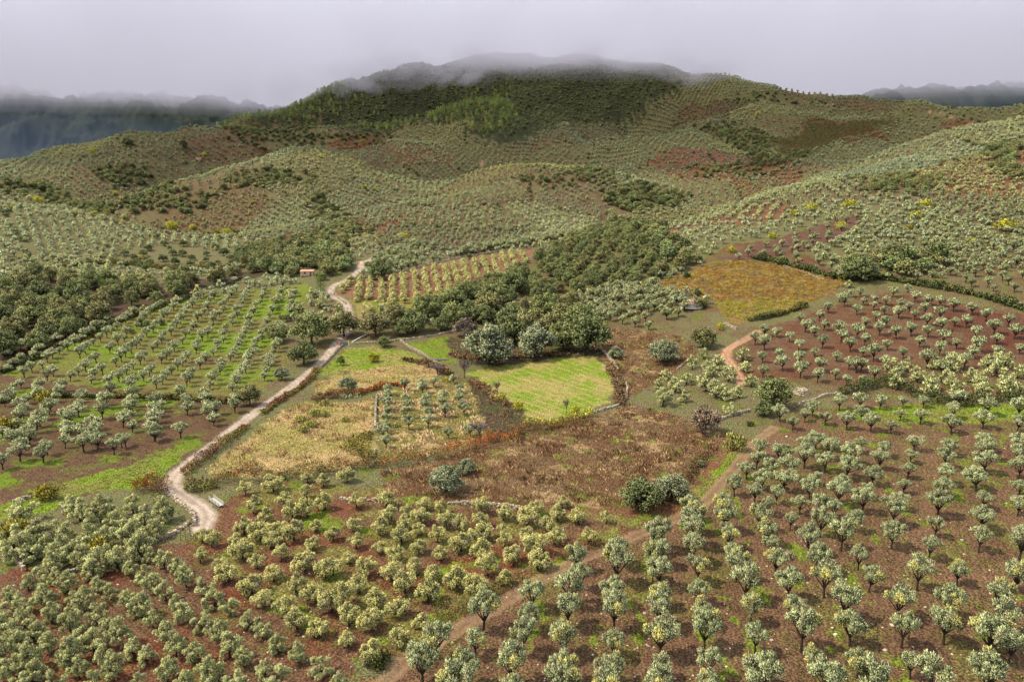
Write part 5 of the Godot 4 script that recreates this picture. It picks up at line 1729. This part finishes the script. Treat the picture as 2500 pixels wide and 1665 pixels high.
func masonry(size: Vector3, at: Vector3, r: RandomNumberGenerator, out: Blocks):
	# a wall laid of rough stones; size.x along, size.z thick
	var rows := int(size.y / 0.3)
	for y in rows:
		var x := -size.x * 0.5
		while x < size.x * 0.5 - 0.05:
			var w := minf(r.randf_range(0.35, 0.6), size.x * 0.5 - x)
			out.block(Transform3D(Basis.IDENTITY, at + Vector3(x + w * 0.5, (y + 0.5) * size.y / rows, 0)), Vector3(w * 1.02, size.y / rows * 1.02, size.z), tint(Vector3(0.36, 0.27, 0.17), r.randf_range(0.75, 1.2)), r, 0.05)
			x += w

func tiles(out: Blocks, r: RandomNumberGenerator, long: float, wide: float, at: Vector3, tilt: float, col: Vector3, missing := 0.0):
	# barrel tiles laid in courses down a slope along +z
	var basis := Basis(Vector3.RIGHT, tilt)
	var nx := int(long / 0.24)
	var nz := int(wide / 0.38)
	for i in nx:
		for k in nz:
			if r.randf() < missing: continue
			var p := at + basis * Vector3((i + 0.5) * long / nx - long * 0.5, 0.03 * (i % 2) + r.randf_range(0, 0.02), (k + 0.5) * wide / nz)
			out.block(Transform3D(basis.rotated(basis.x, 0.05), p), Vector3(0.2, 0.07, 0.44), tint(col, r.randf_range(0.65, 1.25)), r, 0.07)

func stone_hut():
	var r := RandomNumberGenerator.new()
	r.seed = 88
	var p := ground(750, 673)
	var t := thing("stone_hut", "small stone hut with a reddish tiled roof beside the road fork", "hut", p, 0.12)
	var front := Blocks.new()
	masonry(Vector3(1.6, 2.1, 0.45), Vector3(-2.2, 0, 1.6), r, front)
	masonry(Vector3(1.9, 2.1, 0.45), Vector3(0.45, 0, 1.6), r, front)
	masonry(Vector3(0.9, 2.1, 0.45), Vector3(2.6, 0, 1.6), r, front)
	masonry(Vector3(0.9, 0.9, 0.45), Vector3(-0.95, 0, 1.6), r, front)
	mesh_node("wall", front.mesh(), M.plain, t)
	var back := Blocks.new()
	masonry(Vector3(6.0, 2.7, 0.45), Vector3(0, 0, -1.6), r, back)
	mesh_node("wall", back.mesh(), M.plain, t)
	for s in [-1.0, 1.0]:
		var side := Blocks.new()
		masonry(Vector3(2.8, 2.2, 0.45), Vector3.ZERO, r, side)
		var o := mesh_node("wall", side.mesh(), M.plain, t)
		o.rotation.y = PI / 2
		o.position = Vector3(2.8 * s, 0, 0)
	var roof := Blocks.new()
	tiles(roof, r, 6.6, 4.0, Vector3(0, 2.85, -1.95), 0.17, Vector3(0.33, 0.19, 0.13))
	mesh_node("roof", roof.mesh(), M.plain, t)
	var slab := BoxMesh.new()
	slab.size = Vector3(6.4, 0.1, 3.9)
	var under := mesh_node("roof_boards", slab, plain(Color(0.10, 0.07, 0.05)), t)
	under.position = Vector3(0, 2.42, 0.02)
	under.rotation.x = 0.17
	var d := BoxMesh.new()
	d.size = Vector3(0.72, 1.9, 0.06)
	var door := mesh_node("door", d, plain(Color(0.06, 0.045, 0.035)), t)
	door.position = Vector3(1.78, 0.95, 1.55)
	var g := BoxMesh.new()
	g.size = Vector3(0.8, 0.9, 0.05)
	var win := mesh_node("window", g, plain(Color(0.03, 0.05, 0.035)), t)
	win.position = Vector3(-0.95, 1.4, 1.5)

func round_ruin():
	var r := RandomNumberGenerator.new()
	r.seed = 89
	var p := ground(1690, 752)
	var t := thing("ruined_hut", "ruined round hut with whitewashed wall and slumped red tile roof at the bracken field", "hut", p, 0.0)
	var wall := Blocks.new()
	for k in 40:
		var g := TAU * k / 40.0
		for y in 5:
			wall.block(Transform3D(Basis(Vector3.UP, -g + PI / 2), Vector3(cos(g) * 3.9, 0.17 + y * 0.33, sin(g) * 2.6)), Vector3(0.66, 0.35, 0.45), tint(Vector3(0.42, 0.39, 0.37), r.randf_range(0.82, 1.1)), r, 0.05)
	mesh_node("wall", wall.mesh(), M.plain, t)
	var roof := Blocks.new()
	for ring in 9:
		var q := 1.0 - ring / 9.5
		var n := int(46 * q) + 4
		for k in n:
			var g := TAU * (k + 0.5 * (ring % 2)) / n
			if sin(g) > 0.2 and cos(g) > 0.1 and r.randf() < 0.75: continue
			var at := Vector3(cos(g) * 4.25 * q, 1.6 + (1.0 - q) * 1.9, sin(g) * 2.95 * q)
			roof.block(Transform3D(Basis.from_euler(Vector3(r.randf_range(-0.3, 0.3), -g + PI / 2 + r.randf_range(-0.4, 0.4), r.randf_range(-0.3, 0.3))), at), Vector3(0.5, 0.12, 0.6), tint(Vector3(0.33, 0.20, 0.15).lerp(Vector3(0.38, 0.30, 0.24), r.randf()), r.randf_range(0.55, 1.3)), r, 0.1)
	mesh_node("roof", roof.mesh(), M.plain, t)
	var frame := Leaves.new()
	for k in 9:
		var g := TAU * k / 9.0
		frame.limb(Vector3(cos(g) * 3.8, 1.5, sin(g) * 2.5), Vector3(0, 3.35, 0), 0.09, 0.06, Color(0.07, 0.05, 0.04), 5)
	mesh_node("rafters", frame.mesh(), M.plain, t)

func small_hut(px: Vector2, long: float, tall: float, turn: float, roof_col: Color, label: String):
	var r := RandomNumberGenerator.new()
	r.seed = int(px.x)
	var t := thing("hut", label, "hut", ground(px.x, px.y), turn)
	var body := Blocks.new()
	for s in [-1.0, 1.0]:
		masonry(Vector3(long, tall, 0.35), Vector3(0, 0, s * long * 0.33), r, body)
	var ends := Blocks.new()
	for s in [-1.0, 1.0]:
		for y in int(tall / 0.3):
			ends.block(Transform3D(Basis.IDENTITY, Vector3(s * (long * 0.5 - 0.15), (y + 0.5) * 0.3, 0)), Vector3(0.35, 0.31, long * 0.62), tint(Vector3(0.34, 0.25, 0.17), r.randf_range(0.8, 1.15)), r, 0.02)
	mesh_node("wall", body.mesh(), M.plain, t)
	mesh_node("wall", ends.mesh(), M.plain, t)
	var roof := Blocks.new()
	tiles(roof, r, long * 1.12, long * 0.84, Vector3(0, tall + 0.42, -long * 0.42), 0.2, Vector3(roof_col.r, roof_col.g, roof_col.b))
	mesh_node("roof", roof.mesh(), M.plain, t)
	var d := BoxMesh.new()
	d.size = Vector3(0.8, minf(1.7, tall * 0.8), 0.08)
	var door := mesh_node("door", d, plain(Color(0.05, 0.04, 0.035)), t)
	door.position = Vector3(long * 0.15, d.size.y * 0.5, long * 0.33 + 0.19)

func field_gate():
	var p := ground(840, 845)
	var t := thing("field_gate", "closed grey-green metal field gate at the corner of the small green field", "gate", p, 0.1)
	var metal := plain(Color(0.09, 0.13, 0.115), 0.6)
	for k in 6:
		var bar := BoxMesh.new()
		bar.size = Vector3(3.0, 0.07, 0.05)
		var o := mesh_node("bar", bar, metal, t)
		o.position = Vector3(0, 0.25 + k * 0.22, 0)
	var sheet := BoxMesh.new()
	sheet.size = Vector3(2.9, 1.1, 0.02)
	var s2 := mesh_node("sheet", sheet, metal, t)
	s2.position = Vector3(0, 0.8, -0.05)
	for x in [-1.52, 1.52]:
		var post := CylinderMesh.new()
		post.top_radius = 0.13
		post.bottom_radius = 0.15
		post.height = 1.75
		var o := mesh_node("post", post, plain(Color(0.62, 0.10, 0.03)) if x < 0 else plain(Color(0.45, 0.38, 0.28)), t)
		o.position = Vector3(x, 0.8, 0)
		if x < 0: o.set_meta("label", "rusty orange gate post")

func white_pipe():
	var a := ground(859, 838)
	var b := ground(896, 818)
	var t := thing("water_pipe", "long white water pipe on low props behind the field gate", "pipe", a)
	var o := Leaves.new()
	var up := Vector3(0, 0.55, 0)
	o.limb(up, b - a + up, 0.1, 0.1, Color(0.72, 0.73, 0.75), 10)
	mesh_node("pipe", o.mesh(), plain(Color(0.72, 0.73, 0.75), 0.5), t)
	for k in 5:
		var q := (b - a) * (k / 4.0)
		var s := Blocks.new()
		var r := RandomNumberGenerator.new()
		r.seed = k
		var g := height(a.x + q.x, a.z + q.z) - a.y
		var top := q.y + 0.45
		s.block(Transform3D(Basis.IDENTITY, Vector3(q.x, (g + top) * 0.5 - 0.05, q.z)), Vector3(0.4, maxf(0.3, top - g + 0.1), 0.4), Color(0.3, 0.27, 0.23), r, 0.05)
		mesh_node("prop", s.mesh(), M.plain, t)

func cattle_feeder():
	var a := ground(515, 1222)
	var b := ground(540, 1240)
	var mid := (a + b) * 0.5
	var d := b - a
	var t := thing("cattle_feeder", "whitish metal cattle feeder lying beside the road bend", "feeder", spot(mid.x, mid.z), atan2(-d.z, d.x))
	var m := plain(Color(0.25, 0.235, 0.215), 0.6)
	var long := clampf(d.length(), 2.6, 4.2)
	for z in [-0.42, 0.42]:
		for y in [0.42, 0.68, 0.92]:
			var rail := BoxMesh.new()
			rail.size = Vector3(long, 0.07, 0.06)
			var o := mesh_node("rail", rail, m, t)
			o.position = Vector3(0, y, z)
		for k in 4:
			var leg := BoxMesh.new()
			leg.size = Vector3(0.08, 1.0, 0.08)
			var o := mesh_node("leg", leg, m, t)
			o.position = Vector3(long * (k / 3.0 - 0.5) * 0.96, 0.48, z * 1.09)
	var pan := BoxMesh.new()
	pan.size = Vector3(long * 0.97, 0.05, 0.78)
	var o2 := mesh_node("pan", pan, m, t)
	o2.position = Vector3(0, 0.38, 0)

func puddle():
	var st := SurfaceTool.new()
	st.begin(Mesh.PRIMITIVE_TRIANGLES)
	var a := ground(1060, 878)
	var b := ground(1092, 879)
	var c := (a + b) * 0.5
	var rx := a.distance_to(b) * 0.5
	var n := 28
	for k in n:
		for e in [-1, k, k + 1]:
			var q := Vector2.ZERO
			if e >= 0:
				var g: float = TAU * e / n
				var rr := 1.0 + 0.22 * sin(3.0 * g + 1.0) + 0.12 * sin(5.0 * g)
				q = Vector2(cos(g) * rx * rr, sin(g) * rx * 0.55 * rr)
			st.set_normal(Vector3.UP)
			st.add_vertex(Vector3(q.x, 0, q.y))
	var top := -1e9
	for k in 12: top = maxf(top, height(c.x + cos(k * 0.52) * rx * 0.8, c.z + sin(k * 0.52) * rx * 0.45))
	var o := mesh_node("puddle", st.commit(), M.water)
	o.position = Vector3(c.x, top + 0.08, c.z)
	tag(o, "shallow rain puddle on the bright grass by the winding wall", "puddle", "", "structure")

func stone_heap():
	var r := RandomNumberGenerator.new()
	r.seed = 55
	var p := ground(1957, 962)
	var out := Blocks.new()
	for y in 5:
		var n := 26 - y * 2
		for k in n:
			var g := TAU * (k + r.randf() * 0.6) / n
			var q := 1.65 - y * 0.1
			out.block(Transform3D(Basis.from_euler(Vector3(r.randf(), r.randf() * 3.0, r.randf())), Vector3(cos(g) * q, 0.15 + y * 0.27, sin(g) * q)), Vector3(0.45, 0.32, 0.4), stone_color(r), r, 0.2)
	for k in 60:
		var g := r.randf() * TAU
		var q := sqrt(r.randf()) * 1.4
		out.block(Transform3D(Basis.from_euler(Vector3(r.randf(), r.randf() * 3.0, r.randf())), Vector3(cos(g) * q, 1.0 + r.randf() * 0.45, sin(g) * q)), Vector3(0.45, 0.32, 0.4), stone_color(r), r, 0.2)
	var o := mesh_node("stone_heap", out.mesh(), M.plain)
	o.position = p - Vector3(0, 0.1, 0)
	tag(o, "round heap of field stones beside the large oak", "stone heap")

func loose_stones():
	var r := RandomNumberGenerator.new()
	r.seed = 56
	var b := Blocks.new()
	b.block(Transform3D.IDENTITY, Vector3(0.3, 0.2, 0.26), Color(1, 1, 1), r, 0.2)
	var list := []
	for i in 1500:
		var q := ground(r.randf_range(0, 2500), r.randf_range(1000, 1664))
		var kind := plot_at(q.x, q.z)
		if kind in ["orchard_soil", "grove_soil", "red_soil"]:
			var c := stone_color(r) * 1.2
			list.append([placed(q, r.randf_range(0.25, 1.0) * (1.5 if r.randf() < 0.04 else 0.8), r), c])
	scatter("loose_stones", "small pale stones strewn over the tilled orchard earth", "stones", [[b.mesh(), M.plain, list, "stones"]])
